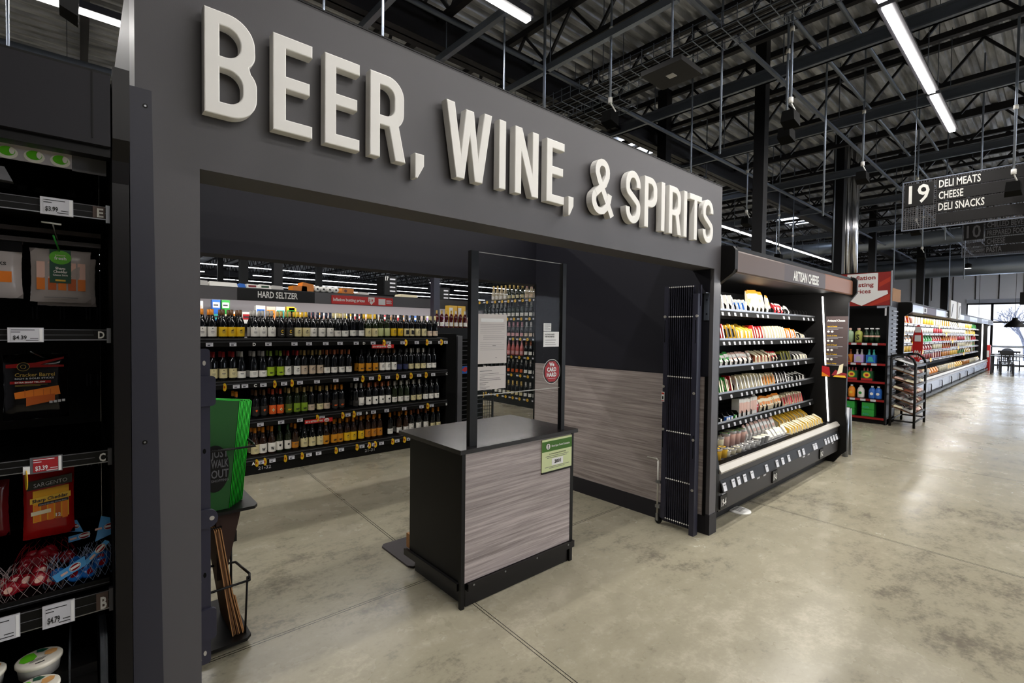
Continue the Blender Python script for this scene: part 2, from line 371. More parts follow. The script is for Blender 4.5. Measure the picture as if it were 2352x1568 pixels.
o = tray(5.0, 1.3, 6.6, 4.75).build('cable_tray', None, None); o['label'] = 'black cables in a long wire basket tray hung above the dark portal sign'; o['category'] = 'cable tray'
o = tray(5.7, 4.2, 6.6, 4.85).build('cable_tray', None, None); o['label'] = 'short wire basket tray behind the long cable tray above the portal'; o['category'] = 'cable tray'
# thin conduit drops from the roof
for i, (x, y, z0) in enumerate(((4.2, 4.2, 4.0), (3.35, 3.95, 2.74), (1.95, 3.9, 2.74), (1.6, 4.3, 2.9), (6.6, 3.6, 3.4), (5.4, 2.6, 3.6), (8.2, 3.3, 3.5), (7.6, 2.2, 3.2), (12.5, 3.4, 3), (16.2, 3, 3), (9.6, 4.9, 3), (15, 5.5, 3), (10.6, .9, 3.9), (13, 1.6, 3.5), (19, 1.9, 3.2), (24, 2.8, 3), (23, .8, 3.2), (-.45, 6.2, 2.3))):
    struct('conduit_drop', MB().tube([(x, y, z0), (x, y, HZ)], .012 if i else .02, 'galv', 6))
# light rows
def fixture(x, y, ln, z, group, label, watt):
    t = thing('linear_light', label, 'light', (x+ln/2, y, z), group)
    MB().prism([(y-.07, z+.02), (y+.07, z+.02), (y+.05, z+.10), (y-.05, z+.10)], x, x+ln, 'lamp_house').build('housing', t)
    MB().box(x+.01, x+ln-.01, y-.034, y+.034, z, z+.02, 'tube').build('diffuser', t)
    for xx in (x+.3, x+ln-.3): MB().tube([(xx, y, z+.1), (xx, y, HZ)], .006, 'strut', 4).build('hanger', t)
    area('lamp_light', (x+ln/2, y, z-.012), ln-.04, .06, watt*ln/2.4, (0, 0, 0), t)
    return t
names = {1.15: 'bright linear ceiling light hanging over the aisle', 3.53: 'linear ceiling light over the portal', 6.35: 'linear ceiling light beyond the dark cooler header', 6.5: 'far linear ceiling light above the cheese cooler'}
for (y, x0, x1) in ROWS:
    x = x1
    while x > x0+.5:
        ln = 1.63 if (y == 1.15 and x == x1) else 2.4
        lab = names.get(y, 'linear ceiling light of a row out over the store')
        fixture(x-ln, y, ln, LZ, 'linear lights out over the store' if y not in names else lab+' row', lab, WATT); x -= ln+.10
# many distant rows over the store behind the portal
ft = None; rnd = random.Random(3)
for y in (27.7, 31.8, 35.9, 40):
    x = 0.5
    while x < 31:
        ln = 2.4
        if rnd.random() > .22:
            if ft is None:
                ft = thing('distant_light', 'distant linear light in the rows seen through the portal', 'light', (0, 0, 0), 'distant linear lights of the far store')
                MB().box(0, 2.34, -.025, .025, 0, .035, 'tube_far').build('diffuser', ft); MB().box(.3, .31, -.005, .005, .035, HZ-LZ-.01, 'strut').box(2, 2.01, -.005, .005, .035, HZ-LZ-.01, 'strut').build('hanger', ft); ft.location = (x, y, LZ)
            else: dup(ft, (x, y, LZ))
        x += ln
for (x, y) in ((6, 24), (11, 25), (16, 24), (9, 36), (14, 33), (18, 29)):
    pass
# far daylight: the aisle side
# round pendant far away, small lamps
for (x, y, z) in ((25, 2.4, 4.1), (33, 1.2, 3.3)):
    t = thing('can_light', 'small round ceiling lamp near the storefront', 'light', (x, y, z), 'round ceiling lamps'); MB().lathe([(.12, 0), (.12, .14), (.02, .2)], 12, 'black', (x, y, z)).tube([(x, y, z+.2), (x, y, HZ)], .006, 'black').build('housing', t); MB().disc((x, y, z), XU, YU, .1, .1, 'bulb', 12).build('bulb', t)
# ceiling sensor cameras on poles
def sensor(x, y, z, s, lab):
    t = thing('ceiling_camera', lab, 'camera', (x, y, z))
    MB().tube([(x, y, z+.16), (x, y, HZ)], .014, 'galv').tube([(x, y, z+.95), (x, y, z+1.0)], .024, 'white').tube([(x, y, z+.16), (x, y, z+.22)], .026, 'white').build('pole', t)
    MB().hexa([(x-.09*s, y-.07, z-.06), (x+.07*s, y-.08, z-.1), (x+.07*s, y+.08, z-.1), (x-.09*s, y+.07, z-.06), (x-.08*s, y-.06, z+.06), (x+.08*s, y-.07, z+.04), (x+.08*s, y+.07, z+.04), (x-.08*s, y+.06, z+.06)], 'black_matt').build('box', t)
    MB().tube([(x, y, z+.17), (x+.06, y-.03, z+.08), (x, y+.03, z+.03)], .008, 'white', 5).build('cable', t)
for a in ((5.95, 2.07, 4.0, 1, 'black ceiling camera on a white pole right of the cable tray'), (6.35, 2.25, 3.98, 1, 'black ceiling camera just behind the one on the white pole'), (8.96, 2.08, 4.0, 1, 'black ceiling camera on a white pole left of the aisle sign'), (4.49, 3.44, 4.0, .8, 'black ceiling camera hanging over the portal header middle'), (-.03, 4.2, 3.62, .55, 'black ceiling camera over the top left cooler'), (9.9, 4.2, 3.8, 1, 'black ceiling camera left of the shiny duct'), (8.6, .44, 3.42, .9, 'black ceiling camera hanging in front of the aisle sign right half'), (12, 1.9, 3.6, 1, 'black ceiling camera hanging under the aisle nineteen sign'), (16, 2.4, 3.6, 1, 'black ceiling camera far down the aisle'), (3.1, 8.2, 3.3, .9, 'small ceiling camera seen through the portal top left'), (5.9, 10.5, 3.5, .9, 'small ceiling camera seen through the portal middle'), (12.4, 4.5, 3.4, 1, 'ceiling camera above the cheese cooler'), (14.2, 4.8, 3.2, 1, 'ceiling camera beside the black column')): sensor(*a)
t = thing('ceiling_panel', 'flat black antenna panel hanging under the cable tray', 'panel', (4.45, 2.62, 4.15))
MB().box(4.22, 4.62, 2.42, 2.86, 4.14, 4.19, 'black').build('panel', t)
MB().box(4.38, 4.46, 2.6, 2.68, 4.136, 4.14, 'paper_white').build('label_plate', t)
MB().tube([(4.42, 2.64, 4.19), (4.42, 2.64, HZ)], .012, 'galv').box(4.36, 4.48, 2.58, 2.7, 4.19, 4.24, 'steel').build('mount', t)
# ================================================================== THE PORTAL
PY = 1.80
mb = MB()
mb.box(.125, .285, PY, PY+.18, 0, 2.74, 'charcoal')
mb.box(3.69, 3.795, PY, PY+.03, .16, 2.09, 'charcoal'); mb.box(.285, 3.795, PY, PY+.18, 2.09, 2.74, 'charcoal')
struct('wall_portal', mb)
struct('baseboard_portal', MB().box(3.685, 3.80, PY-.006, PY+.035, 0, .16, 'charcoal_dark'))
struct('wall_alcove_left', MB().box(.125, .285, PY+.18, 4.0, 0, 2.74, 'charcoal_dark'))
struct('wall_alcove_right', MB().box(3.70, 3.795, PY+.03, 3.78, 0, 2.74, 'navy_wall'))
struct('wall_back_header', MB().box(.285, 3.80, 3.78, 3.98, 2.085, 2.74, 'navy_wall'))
struct('trim_wood_wall', MB().box(3.688, 3.70, PY+.055, 3.78, .145, 1.242, 'wood_wall'))
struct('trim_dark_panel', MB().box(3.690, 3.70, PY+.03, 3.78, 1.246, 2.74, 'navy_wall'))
struct('trim_wall_edge', MB().box(3.682, 3.70, 3.772, 3.79, 0, 2.09, 'black'))
struct('trim_wood_edge', MB().box(3.682, 3.70, PY+.03, PY+.055, .145, 1.25, 'black'))
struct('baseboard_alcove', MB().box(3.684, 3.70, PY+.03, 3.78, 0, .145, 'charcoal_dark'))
struct('trim_header_top', MB().box(.12, 3.80, PY-.003, PY+.19, 2.74, 2.745, 'black'))
# sign letters -------------------------------------------------------
def arc(cx, cy, rx, ry, a0, a1, n=10): return [(cx+rx*math.cos(math.radians(a0+(a1-a0)*i/n)), cy+ry*math.sin(math.radians(a0+(a1-a0)*i/n))) for i in range(n+1)]
S = .042; HT = .318
def stroke(pts, wd):
    L_ = []; R_ = []; n = len(pts)
    for i, p in enumerate(pts):
        a = Vector(pts[max(i-1, 0)]); b = Vector(pts[min(i+1, n-1)]); d = (b-a).normalized(); nn = Vector((-d.y, d.x))
        L_.append((p[0]+nn.x*wd/2, p[1]+nn.y*wd/2)); R_.append((p[0]-nn.x*wd/2, p[1]-nn.y*wd/2))
    return L_+R_[::-1]
def rect(x0, y0, x1, y1): return [(x0, y0), (x1, y0), (x1, y1), (x0, y1)]
def bowl(x0, y0, y1, w_, r, n=8): # closed D shape from x0
    return [(x0, y0)]+arc(w_-r, y0+r, r, r, -90, 0, n)+arc(w_-r, y1-r, r, r, 0, 90, n)+[(x0, y1)]
def gB(w_):
    r = .078; m_ = .163
    out = [(0, 0)]+arc(w_-r, r, r, r, -90, 0)+[(w_, .105)]+arc(w_-.05, .112, .05, .055, 0, 50, 5)+arc(w_-.055, .215, .05, .055, -50, 0, 5)+arc(w_-.006-r, HT-r, r, r, 0, 90)+[(0, HT)]
    return [out, bowl(S, S, m_-.017, w_-S, .042), bowl(S, m_+.02, HT-S, w_-S-.006, .042)]
def gR(w_):
    r = .072; q = w_-.008; h0 = .125
    out = [(0, 0), (S, 0), (S, h0), (w_*.52, h0), (w_-S-.004, 0), (w_, 0), (w_*.80, h0+.012)]+arc(q-.055, h0+.062, .055, .062, -50, 0, 6)+arc(q-r, HT-r, r, r, 0, 90)+[(0, HT)]
    return [out, bowl(S, h0+S-.004, HT-S, q-S, .036)]
def gP(w_):
    r = .072; h0 = .13
    out = [(0, 0), (S, 0), (S, h0)]+arc(w_-r, h0+r, r, r, -90, 0)+arc(w_-r, HT-r, r, r, 0, 90)+[(0, HT)]
    return [out, bowl(S, h0+S, HT-S, w_-S, .036)]
def gE(w_): return [[(0, 0), (w_, 0), (w_, S), (S, S), (S, .144), (w_*.93, .144), (w_*.93, .144+S), (S, .144+S), (S, HT-S), (w_, HT-S), (w_, HT), (0, HT)]]
def gI(w_): return [rect(0, 0, w_, HT)]
def gT(w_): return [[((w_-S)/2, 0), ((w_+S)/2, 0), ((w_+S)/2, HT-S), (w_, HT-S), (w_, HT), (0, HT), (0, HT-S), ((w_-S)/2, HT-S)]]
def gN(w_): return [[(0, 0), (S, 0), (S, .20), (w_-S-.004, 0), (w_, 0), (w_, HT), (w_-S, HT), (w_-S, .115), (S+.004, HT), (0, HT)]]
def gW(w_):
    s_ = .044; c = w_/2
    return [[(0, HT), (s_, HT), (.078, .11), (c-.022, HT-.012), (c+.022, HT-.012), (w_-.078, .11), (w_-s_, HT), (w_, HT), (w_-.053, 0), (w_-.053-s_, 0), (c, .19), (.053+s_, 0), (.053, 0)]]
def gS(w_):
    r = (w_-S)/2; cx = w_/2; ry = .066
    p = arc(cx, HT-S/2-ry, r, ry, -8, 180, 16)+[(cx-r, HT-.095)]+arc(cx-r+.05, HT-.105, .05, .04, 180, 230, 5)[1:]+arc(cx+r-.05, .105, .05, .04, 50, 0, 5)+[(cx+r, .09)]+arc(cx, S/2+ry, r, ry, 0, -188, 16)[0:]
    return [stroke(p, S)]
def gC(w_): return [[(0, -.045), (.012, -.045), (w_, .008), (w_, .055), (0, .055)]]
def gAmp(w_):
    return 'AMP'
def curve_letter(name, loops, x, z, parent, front, back):
    c = bpy.data.curves.new('g', 'CURVE'); c.dimensions = '2D'; c.fill_mode = 'BOTH'
    bev = .0035; c.extrude = (front-back)/2-bev; c.bevel_depth = bev; c.bevel_resolution = 1; c.offset = -bev
    for lp in loops:
        s_ = c.splines.new('POLY'); s_.points.add(len(lp)-1); s_.use_cyclic_u = True
        for i, (a, b) in enumerate(lp): s_.points[i].co = (a, b, 0, 1)
    o = bpy.data.objects.new('g', c); C.objects.link(o); dg = bpy.context.evaluated_depsgraph_get(); dg.update()
    me = o.evaluated_get(dg).to_mesh(); vs = [tuple(v.co) for v in me.vertices]; fs = [tuple(p.vertices) for p in me.polygons]
    bpy.data.objects.remove(o)
    yc = PY-(front+back)/2
    mb = MB(); mb.add([(x+a, yc-c_, z+b) for a, b, c_ in vs], fs, 'letter'); return mb.build(name, parent)
sg = thing('portal_sign', 'raised white lettering BEER, WINE, & SPIRITS on the dark portal header', 'sign', (1.93, PY, 2.25))
LET = [(gB, .289, .148), (gE, .484, .129), (gE, .655, .130), (gR, .825, .152), (gC, 1.020, .042), (gW, 1.168, .25), (gI, 1.461, .042), (gN, 1.560, .158), (gE, 1.776, .132), (gC, 1.942, .042), (gAmp, 2.13, .195), (gS, 2.452, .154), (gP, 2.650, .142), (gI, 2.842, .042), (gR, 2.937, .158), (gI, 3.128, .042), (gT, 3.206, .172), (gS, 3.398, .158)]
for g, x, w_ in LET:
    q = g(w_)
    if q == 'AMP':
        # ampersand: two bowls and the crossing leg, one stroke laid over itself at slightly different depth
        p1 = [(.190, .004), (.150, .070), (.105, .142), (.070, .196), (.052, .235)]+arc(.098, .252, .046, .046, 180, 0, 12)+[(.142, .225), (.118, .178), (.080, .152), (.040, .118)]+arc(.078, .080, .056, .058, 150, 270, 10)+[(.105, .026), (.138, .052), (.158, .092), (.166, .128)]
        mb = MB(); n_ = len(p1)
        lp = stroke(p1, .038); m_ = n_
        for i in range(n_-1):
            qd = [lp[i], lp[i+1], lp[2*n_-2-i], lp[2*n_-1-i]]; d = .0001*(i % 7)+(.0006 if i > 16 else 0)
            mb.add([(x+a, PY-.05-d, 2.255+b) for a, b in qd]+[(x+a, PY-.01, 2.255+b) for a, b in qd], [(0, 1, 2, 3), (7, 6, 5, 4), (0, 4, 5, 1), (2, 6, 7, 3)]+([(3, 7, 4, 0)] if i == 0 else [])+([(1, 5, 6, 2)] if i == n_-2 else []), 'letter')
        mb.build('letter', sg)
    else: curve_letter('letter', q, x, 2.255, sg, .050, .008)
# ---------------------------------------------------------------- folding gate parked on the wood wall
gx = 3.60
g = thing('folding_gate', 'blue-grey folding scissor gate stacked closed against the wood wall', 'gate', (3.62, 2.03, 0))
def vb(name, x, y0, y1, z0, z1, wd, mt): MB().box(x-wd, x+wd, y0, y1, z0, z1, mt).build(name, g)
vb('stile', gx, 2.125, 2.165, .06, 1.965, .014, 'steel_blue')
MB().box(gx-.03, gx+.03, 1.865, 1.905, 0, 1.895, 'steel_blue').box(gx+.005, gx+.02, 1.86, 1.885, 1.8, 1.965, 'steel_blue').build('post', g)
n = 12
for i in range(n):
    y = 1.915+(2.118-1.915)*i/(n-1)
    o = MB().box(gx-.013, gx+.013, y-.0032, y+.0032, .045, 1.965, 'steel_blue').build('lattice_bar', g)
for z in (1.955, 1.718, 1.236, .79, .40, .07):
    mb = MB()
    for i in range(n):
        y = 1.915+(2.118-1.915)*i/(n-1); mb.disc((gx-.0165, y, z), YU, ZU, .0055, .0055, 'white', 8, -.006)
    mb.build('rivet_row', g)
for (y, z) in ((2.146, 1.718), (1.872, 1.722), (2.146, .80), (1.882, .755), (1.882, .36), (2.15, 1.15), (1.884, 1.12)):
    MB().disc((gx-.034, y, z), YU, ZU, .0105, .0105, 'sill', 12, -.01).disc((gx-.0345, y, z), YU, ZU, .004, .004, 'steel', 8).build('screw', g)
for (y, z) in ((2.146, 1.6), (1.882, 1.6), (2.146, .74), (1.882, .7)): MB().box(gx-.0315, gx-.029, y-.003, y+.003, z-.09, z+.09, 'black_matt').build('slot', g)
MB().box(gx-.0325, gx-.03, 2.138, 2.164, 1.025, 1.105, 'paper_white').box(gx-.0335, gx-.0325, 2.14, 2.162, 1.085, 1.10, 'orange_red').box(gx-.0335, gx-.0325, 2.145, 2.157, 1.045, 1.07, 'ink').box(gx-.0335, gx-.0325, 2.14, 2.162, 1.03, 1.036, 'orange_red').build('warning_label', g)
MB().tube([(gx-.02, 2.29, .538), (gx-.02, 2.205, .542), (gx-.02, 2.19, .53), (gx-.02, 2.19, .09)], .0075, 'sill', 8).build('drop_rod', g)
for z in (.355, .15): MB().box(gx-.03, gx+.0, 2.165, 2.205, z-.012, z+.012, 'steel').build('rod_bracket', g)
mb = MB().disc((gx-.01, 2.19, .028), YU, ZU, .027, .027, 'black', 14, -.02).box(gx-.028, gx-.01, 2.18, 2.2, .03, .09, 'steel'); mb.build('caster', g)
t = thing('gate_bracket', 'galvanised steel hinge bracket screwed to the portal jamb above the gate', 'bracket', (3.62, 1.985, 1.7))
mb = MB().box(3.684, 3.689, 1.832, 1.875, 1.69, 1.90, 'galv').box(3.63, 3.689, 1.832, 1.90, 1.90, 1.906, 'steel')
mb.build('plate', t)
for z in (1.85, 1.74): MB().disc((3.683, 1.852, z), NY, ZU, .007, .007, 'chrome', 8, .004).build('screw', t)
# ---------------------------------------------------------------- latch plate on the left jamb
t = thing('latch_plate', 'tall blue-grey steel gate strike plate with tabs on the left jamb', 'gate plate', (.30, 1.99, .45))
def rr(x0, x1, z0, z1, r, rt=True):
    return [(x0, z0)]+arc(x1-r, z0+r, r, r, -90, 0, 4)+arc(x1-r, z1-r, r, r, 0, 90, 4)+[(x0, z1)]
def xzp(prof, y0, y1, mt, mb=None): return (mb or MB()).prism(prof, y0, y1, mt, 1)
xzp(rr(.30, .343, .40, 1.52, .012), 1.985, 1.99, 'steel_blue').build('plate', t)
xzp(rr(.308, .358, 1.32, 1.425, .012), 1.972, 1.984, 'steel_blue').build('tab', t)
xzp(rr(.308, .358, .49, .60, .012), 1.972, 1.984, 'steel_blue').build('tab', t)
xzp(rr(.308, .364, .89, .955, .03), 1.972, 1.984, 'steel_blue').disc((.345, 1.971, .923), XU, ZU, .008, .008, 'floor_hole' if 0 else 'sill', 12).build('padlock_ear', t)
for z in (1.47, 1.16, .72, .44): MB().disc((.325, 1.984, z), XU, ZU, .005, .009, 'sill' if z in (1.47, .44) else 'black_matt', 12, .003).disc((.31, 1.984, z-.02), XU, ZU, .005, .005, 'chrome', 8, .004).build('screw', t)
# ---------------------------------------------------------------- bag rack
t = thing('bag_rack', 'black wire and steel bag rack standing against the left alcove wall', 'rack', (.48, 2.95, 0))
MB().prism([(.30, 2.66), (.615, 2.66), (.64, 2.69), (.64, 3.15), (.30, 3.15)], .03, .045, 'black', 2).build('base_plate', t)
MB().prism([(.30, 2.70), (.66, 2.70), (.68, 2.73), (.68, 3.1), (.30, 3.1)], .675, .69, 'black', 2).build('shelf_plate', t)
MB().tube([(.31, 2.72, 1.02), (.34, 2.70, .995), (.66, 2.70, .995), (.665, 2.74, 1.0), (.665, 3.05, 1.0), (.31, 3.05, 1.0)], .006, 'black', 6).build('upper_hoop', t)
MB().tube([(.31, 2.71, .30), (.636, 2.70, .315), (.645, 2.74, .33), (.615, 2.90, .34), (.31, 2.98, .34)], .006, 'black', 6).tube([(.62, 2.72, .045), (.63, 2.715, .33)], .005, 'black', 6).build('lower_hoop', t)
MB().tube([(.31, 3.05, .46), (.60, 3.05, .46), (.625, 3.05, .43), (.625, 3.05, .05)], .006, 'black', 6).box(.615, .65, 3.03, 3.07, .40, .46, 'black').build('side_rail', t)
MB().box(.29, .30, 2.75, 3.15, .03, 1.45, 'black').build('back_plate', t)
MB().tube([(.31, 2.75, .60), (.52, 2.75, .60), (.53, 3.0, .60)], .005, 'black', 6).build('middle_hoop', t)
# green bags, flat-folded and stacked front to back
for i in range(9):
    xr_b, xr_t = .553+i*.0100, .606+i*.0095; y = 2.735+i*.013
    mb = MB(); xl = .315+.004*i; zt = 1.225-.002*i+random.uniform(-.006, .008); zb = .692
    ln = .06
    P = [(xl, y-.0, zb), (xr_b, y, zb), (xr_t, y+ln*.3, zt), (xl, y+ln*.3, zt+.04)]
    Q = [(a, b+.009, c) for a, b, c in P]
    mb.add(P+Q, [(0, 1, 2, 3), (7, 6, 5, 4), (0, 4, 5, 1), (1, 5, 6, 2), (2, 6, 7, 3), (3, 7, 4, 0)], 'bag_green_shade')  # bag faces in darkened bag green, shade put into the colour
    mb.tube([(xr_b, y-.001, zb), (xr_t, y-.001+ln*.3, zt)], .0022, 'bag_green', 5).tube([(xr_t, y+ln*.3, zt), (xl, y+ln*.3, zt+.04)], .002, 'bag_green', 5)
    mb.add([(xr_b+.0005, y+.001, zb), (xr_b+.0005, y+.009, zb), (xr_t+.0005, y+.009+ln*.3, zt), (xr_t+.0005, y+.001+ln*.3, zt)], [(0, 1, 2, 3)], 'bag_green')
    mb.add([(xl+.05, y-.0005+ln*.3, zt+.02), (xl+.12, y+ln*.3, zt+.012), (xl+.12, y+ln*.3+.003, zt+.026), (xl+.05, y+ln*.3+.003, zt+.034)], [(0, 1, 2, 3)], 'bag_green')
    if i == 0:
        lab = 'green folded shopping bag, front of the stack, with a dark printed circle'
        mb.disc((.492, y-.0012, .90), XU, (0, .035, 1), .062, .115, 'black', 28)
        for s_, zz in (('JUST', .955), ('WALK', .905), ('OUT', .855), ('SHOPPING', .835)): mb.text(s_, (.512, y-.003+(zz-.90)*.035, zz), XU, (0, .035, 1), .038 if zz > .84 else .012, 'plastic_grey', .075, .02, True)
    elif i == 8: lab = 'green folded shopping bag at the back end of the stack'
    else: lab = 'green folded shopping bag, %s from the front of the stack in the rack' % nth(i+1)
    o = mb.build('shopping_bag', None, (xl, y, zb)); o['label'] = lab; o['category'] = 'shopping bag'; o['group'] = 'green bags stacked in the rack'
for i in range(7):
    mb = MB(); th = .0045; yy0, yy1 = 2.715+.004*(i % 3), 3.0
    pr = [(.562+i*.0075, .047), (.533+i*.005, .25), (.484+i*.0045, .60-.01*(i % 2))]
    for (a, za), (b, zb_) in zip(pr[:-1], pr[1:]): mb.hexa([(a, yy0, za), (a+th, yy0, za), (a+th, yy1, za), (a, yy1, za), (b, yy0, zb_), (b+th, yy0, zb_), (b+th, yy1, zb_), (b, yy1, zb_)], 'kraft' if i % 2 == 0 else 'kraft_dark')
    if i == 6: mb.hexa([(.612, 2.72, .05), (.617, 2.72, .05), (.625, 2.95, .05), (.615, 2.95, .05), (.572, 2.72, .25), (.577, 2.72, .25), (.60, 2.95, .16), (.59, 2.95, .16)], 'kraft')
    o = mb.build('paper_bag', None, (.55, 2.8, .047)); o['label'] = 'brown paper bag leaning edge-on in the lower rack, %s from the left' % nth(i+1); o['category'] = 'paper bag'; o['group'] = 'brown paper bags in the lower rack'
for i in range(3):
    mb = MB().hexa([(.505+i*.012, 2.76+i*.02, .33), (.535+i*.008, 2.76+i*.02, .33), (.535+i*.008, 2.768+i*.02, .33), (.505+i*.012, 2.768+i*.02, .33), (.50, 2.76+i*.02, .67), (.60+i*.012, 2.76+i*.02, .67), (.60+i*.012, 2.768+i*.02, .67), (.50, 2.768+i*.02, .67)], 'kraft_deep')
    o = mb.build('paper_bag', None, (.5, 2.76+i*.02, .33)); o['label'] = 'dark brown paper bag hanging under the green bags, %s from the front' % nth(i+1); o['category'] = 'paper bag'; o['group'] = 'dark paper bags under the shelf plate'
# ---------------------------------------------------------------- counter with glass screen
cx0, cx1, cy0, cy1 = 1.62, 2.55, 2.232, 2.80
t = thing('checkout_stand', 'black checkout stand with grey wood front panel and glass screen', 'counter', ((cx0+cx1)/2, (cy0+cy1)/2, 0))
MB().box(cx0+.03, cx1-.03, cy0+.005, cy1, 0, .10, 'black_satin').build('plinth', t)
MB().box(cx0, cx1, cy0, cy1+.02, .10, .895, 'black').build('body', t)
MB().box(cx0+.012, cx1-.022, cy0-.006, cy0, .145, .888, 'wood_counter').build('wood_panel', t)
MB().box(cx0-.035, cx1+.028, cy0-.028, cy1+.11, .895, .920, 'counter_top').build('top', t)
for a, b in ((cx0-.012, cx0+.013), (cx1-.022, cx1+.006)): MB().box(a, b, cy0-.009, cy0+.015, .0, .893, 'black').build('corner_trim', t)
MB().box(cx0+.03, cx1+.012, cy0-.024, cy0-.004, .098, .142, 'black_satin').build('bumper_rail', t, None, label='black bumper rail across the front')
MB().box(cx0-.020, cx0-.002, cy0+.02, cy1+.06, .100, .142, 'black_satin').build('bumper_rail', t, None)
for x in (1.69, 1.93, 2.2, 2.5): MB().disc((x, cy0-.0245, .128), XU, ZU, .006, .006, 'steel', 8, .002).build('screw', t)
gy = 2.27
for a, b in ((1.683, 1.737), (2.458, 2.492)): MB().box(a, b, gy-.016, gy+.016, .920, 2.052, 'black').build('screen_post', t)
mb = MB().box(1.737, 2.458, gy-.003, gy+.003, .935, 2.048, 'pane'); mb.build('glass_screen', t)
MB().box(1.737, 2.458, gy-.003, gy+.003, 2.0485, 2.052, 'sill').build('glass_edge', t)
MB().box(1.737, 2.458, gy+.004, gy+.008, 1.205, 1.210, 'sill').build('lower_glass_edge', t)
def sheet(x0, x1, z0, z1, lab, lines, mt='paper', y=gy-.0045, head=None):
    mb = MB().box(x0, x1, y-.0008, y, z0, z1, mt); z = z1-.05*(z1-z0)*2
    if head: mb.box(x0+.1*(x1-x0), x1-.12*(x1-x0), y-.0014, y-.0008, z1-.16*(z1-z0), z1-.09*(z1-z0), head)
    for (f, a, b, th) in lines:
        zz = z0+f*(z1-z0); mb.quad((x0+a*(x1-x0), y-.0015, zz), (x0+b*(x1-x0), y-.0015, zz), (x0+b*(x1-x0), y-.0015, zz+th), (x0+a*(x1-x0), y-.0015, zz+th), 'tag_ink' if th > .0015 else 'plastic_grey')
    o = mb.build('notice', None, (x0, y, z0)); o['label'] = lab; o['category'] = 'notice'; return o
sheet(1.742, 1.966, 1.395, 1.69, 'large grey typed notice taped to the left of the glass screen', [(.79-.035*i if i < 6 else .56-.035*(i-6) if i < 9 else .42-.036*(i-9), .08 if i not in (6, 7, 8) else .18, .92-.1*((i*7) % 5 == 3), .0012) for i in range(14)]+[(.36, .5, .62, .0022), (.11, .6, .66, .002)], head='sill')
sheet(1.742, 1.962, 1.24, 1.378, 'smaller typed notice under the large grey one on the glass screen', [(.80, .08, .5, .003), (.68, .08, .75, .0018), (.61, .08, .95, .0012), (.55, .08, .25, .0018), (.47, .08, .78, .0022), (.40, .08, .82, .0022), (.30, .08, .38, .0022), (.23, .08, .3, .0018), (.17, .08, .25, .0018), (.11, .08, .42, .0018), (.05, .08, .3, .0018)])
sheet(2.288, 2.36, 1.592, 1.645, 'small white sticker above the alcohol sales notice on the glass', [(.85-.13*i, .1, .9-.3*(i == 3), .0016) for i in range(6)], 'paper_white')
o = sheet(2.288, 2.436, 1.488, 1.588, 'white alcohol sales prohibited notice on the glass screen', [(.44, .1, .8, .0022), (.28, .1, .75, .0022), (.14, .1, .8, .0022)], 'paper_white')
mb = MB().text('ALCOHOL SALES', (2.300, gy-.0065, 1.566), XU, ZU, .009, 'ink', .09, .02).text('ARE PROHIBITED', (2.300, gy-.0065, 1.551), XU, ZU, .009, 'ink', .09, .02); mb.build('lettering', o, (2.288, gy-.0045, 1.488))
t2 = thing('card_sticker', 'red octagonal We Card Hard sticker on the glass screen', 'sticker', (2.37, gy-.005, 1.32))
o8 = lambda r: [(r*math.cos(PI/8+i*PI/4), r*math.sin(PI/8+i*PI/4)) for i in range(8)]
mb = MB().disc((2.372, gy-.0045, 1.322), XU, ZU, .083, .083, 'white', 32).disc((2.372, gy-.0052, 1.322), XU, ZU, .080, .080, 'ink', 32)
mb.poly((2.372, gy-.0060, 1.322), XU, ZU, [(a*.074/1, b*.074/1) for a, b in o8(1)], 'tag_red'); mb.build('disc', t2)
mb = MB()
for s_, z, h, wd in (('We', 1.358, .024, .048), ('CARD', 1.323, .026, .088), ('HARD', 1.288, .026, .092)): mb.text(s_, (2.368, gy-.0068, z), XU, ZU, h, 'paper_white', wd, .04, True)
mb.quad((2.335, gy-.007, 1.274), (2.405, gy-.007, 1.274), (2.405, gy-.007, 1.276), (2.335, gy-.007, 1.276), 'paper_white'); mb.build('lettering', t2)
# licence notice on the counter front
t2 = thing('licence_notice', 'green and pale liquor control notice reading 2001 on the stand front', 'notice', (2.24, cy0-.01, .664))
y = cy0-.0125
mb = MB().box(2.243, 2.532, y, y+.006, .668, .882, 'green_pale').box(2.243, 2.533, y-.004, y+.006, .658, .668, 'black'); mb.quad((2.243, y-.001, .80), (2.532, y-.001, .80), (2.532, y-.001, .868), (2.243, y-.001, .868), 'green_dark')
mb.disc((2.298, y-.002, .834), XU, ZU, .021, .021, 'ink', 20).disc((2.298, y-.003, .834), XU, ZU, .019, .019, 'white', 20).text('S', (2.298, y-.0034, .822), XU, ZU, .024, 'ink', .016, .03, True)
mb.build('panel', t2)
mb = MB().text('Illinois Liquor Control Commission', (2.330, y-.002, .827), XU, ZU, .013, 'white', .178, .015)
mb.text('It is unlawful to have PROOF OF AGE', (2.39, y-.001, .778), XU, ZU, .0075, 'tag_ink', .16, .02, True)
for z, a, b in ((.766, 2.275, 2.50), (.755, 2.29, 2.485), (.695, 2.27, 2.505), (.686, 2.31, 2.46)): mb.quad((a, y-.001, z), (b, y-.001, z), (b, y-.001, z+.003), (a, y-.001, z+.003), 'plastic_grey')
mb.quad((2.335, y-.0012, .703), (2.445, y-.0012, .703), (2.445, y-.0012, .749), (2.335, y-.0012, .749), 'paper_white').text('2001', (2.39, y-.002, .716), XU, ZU, .022, 'ink', .062, .03, True); mb.build('lettering', t2)
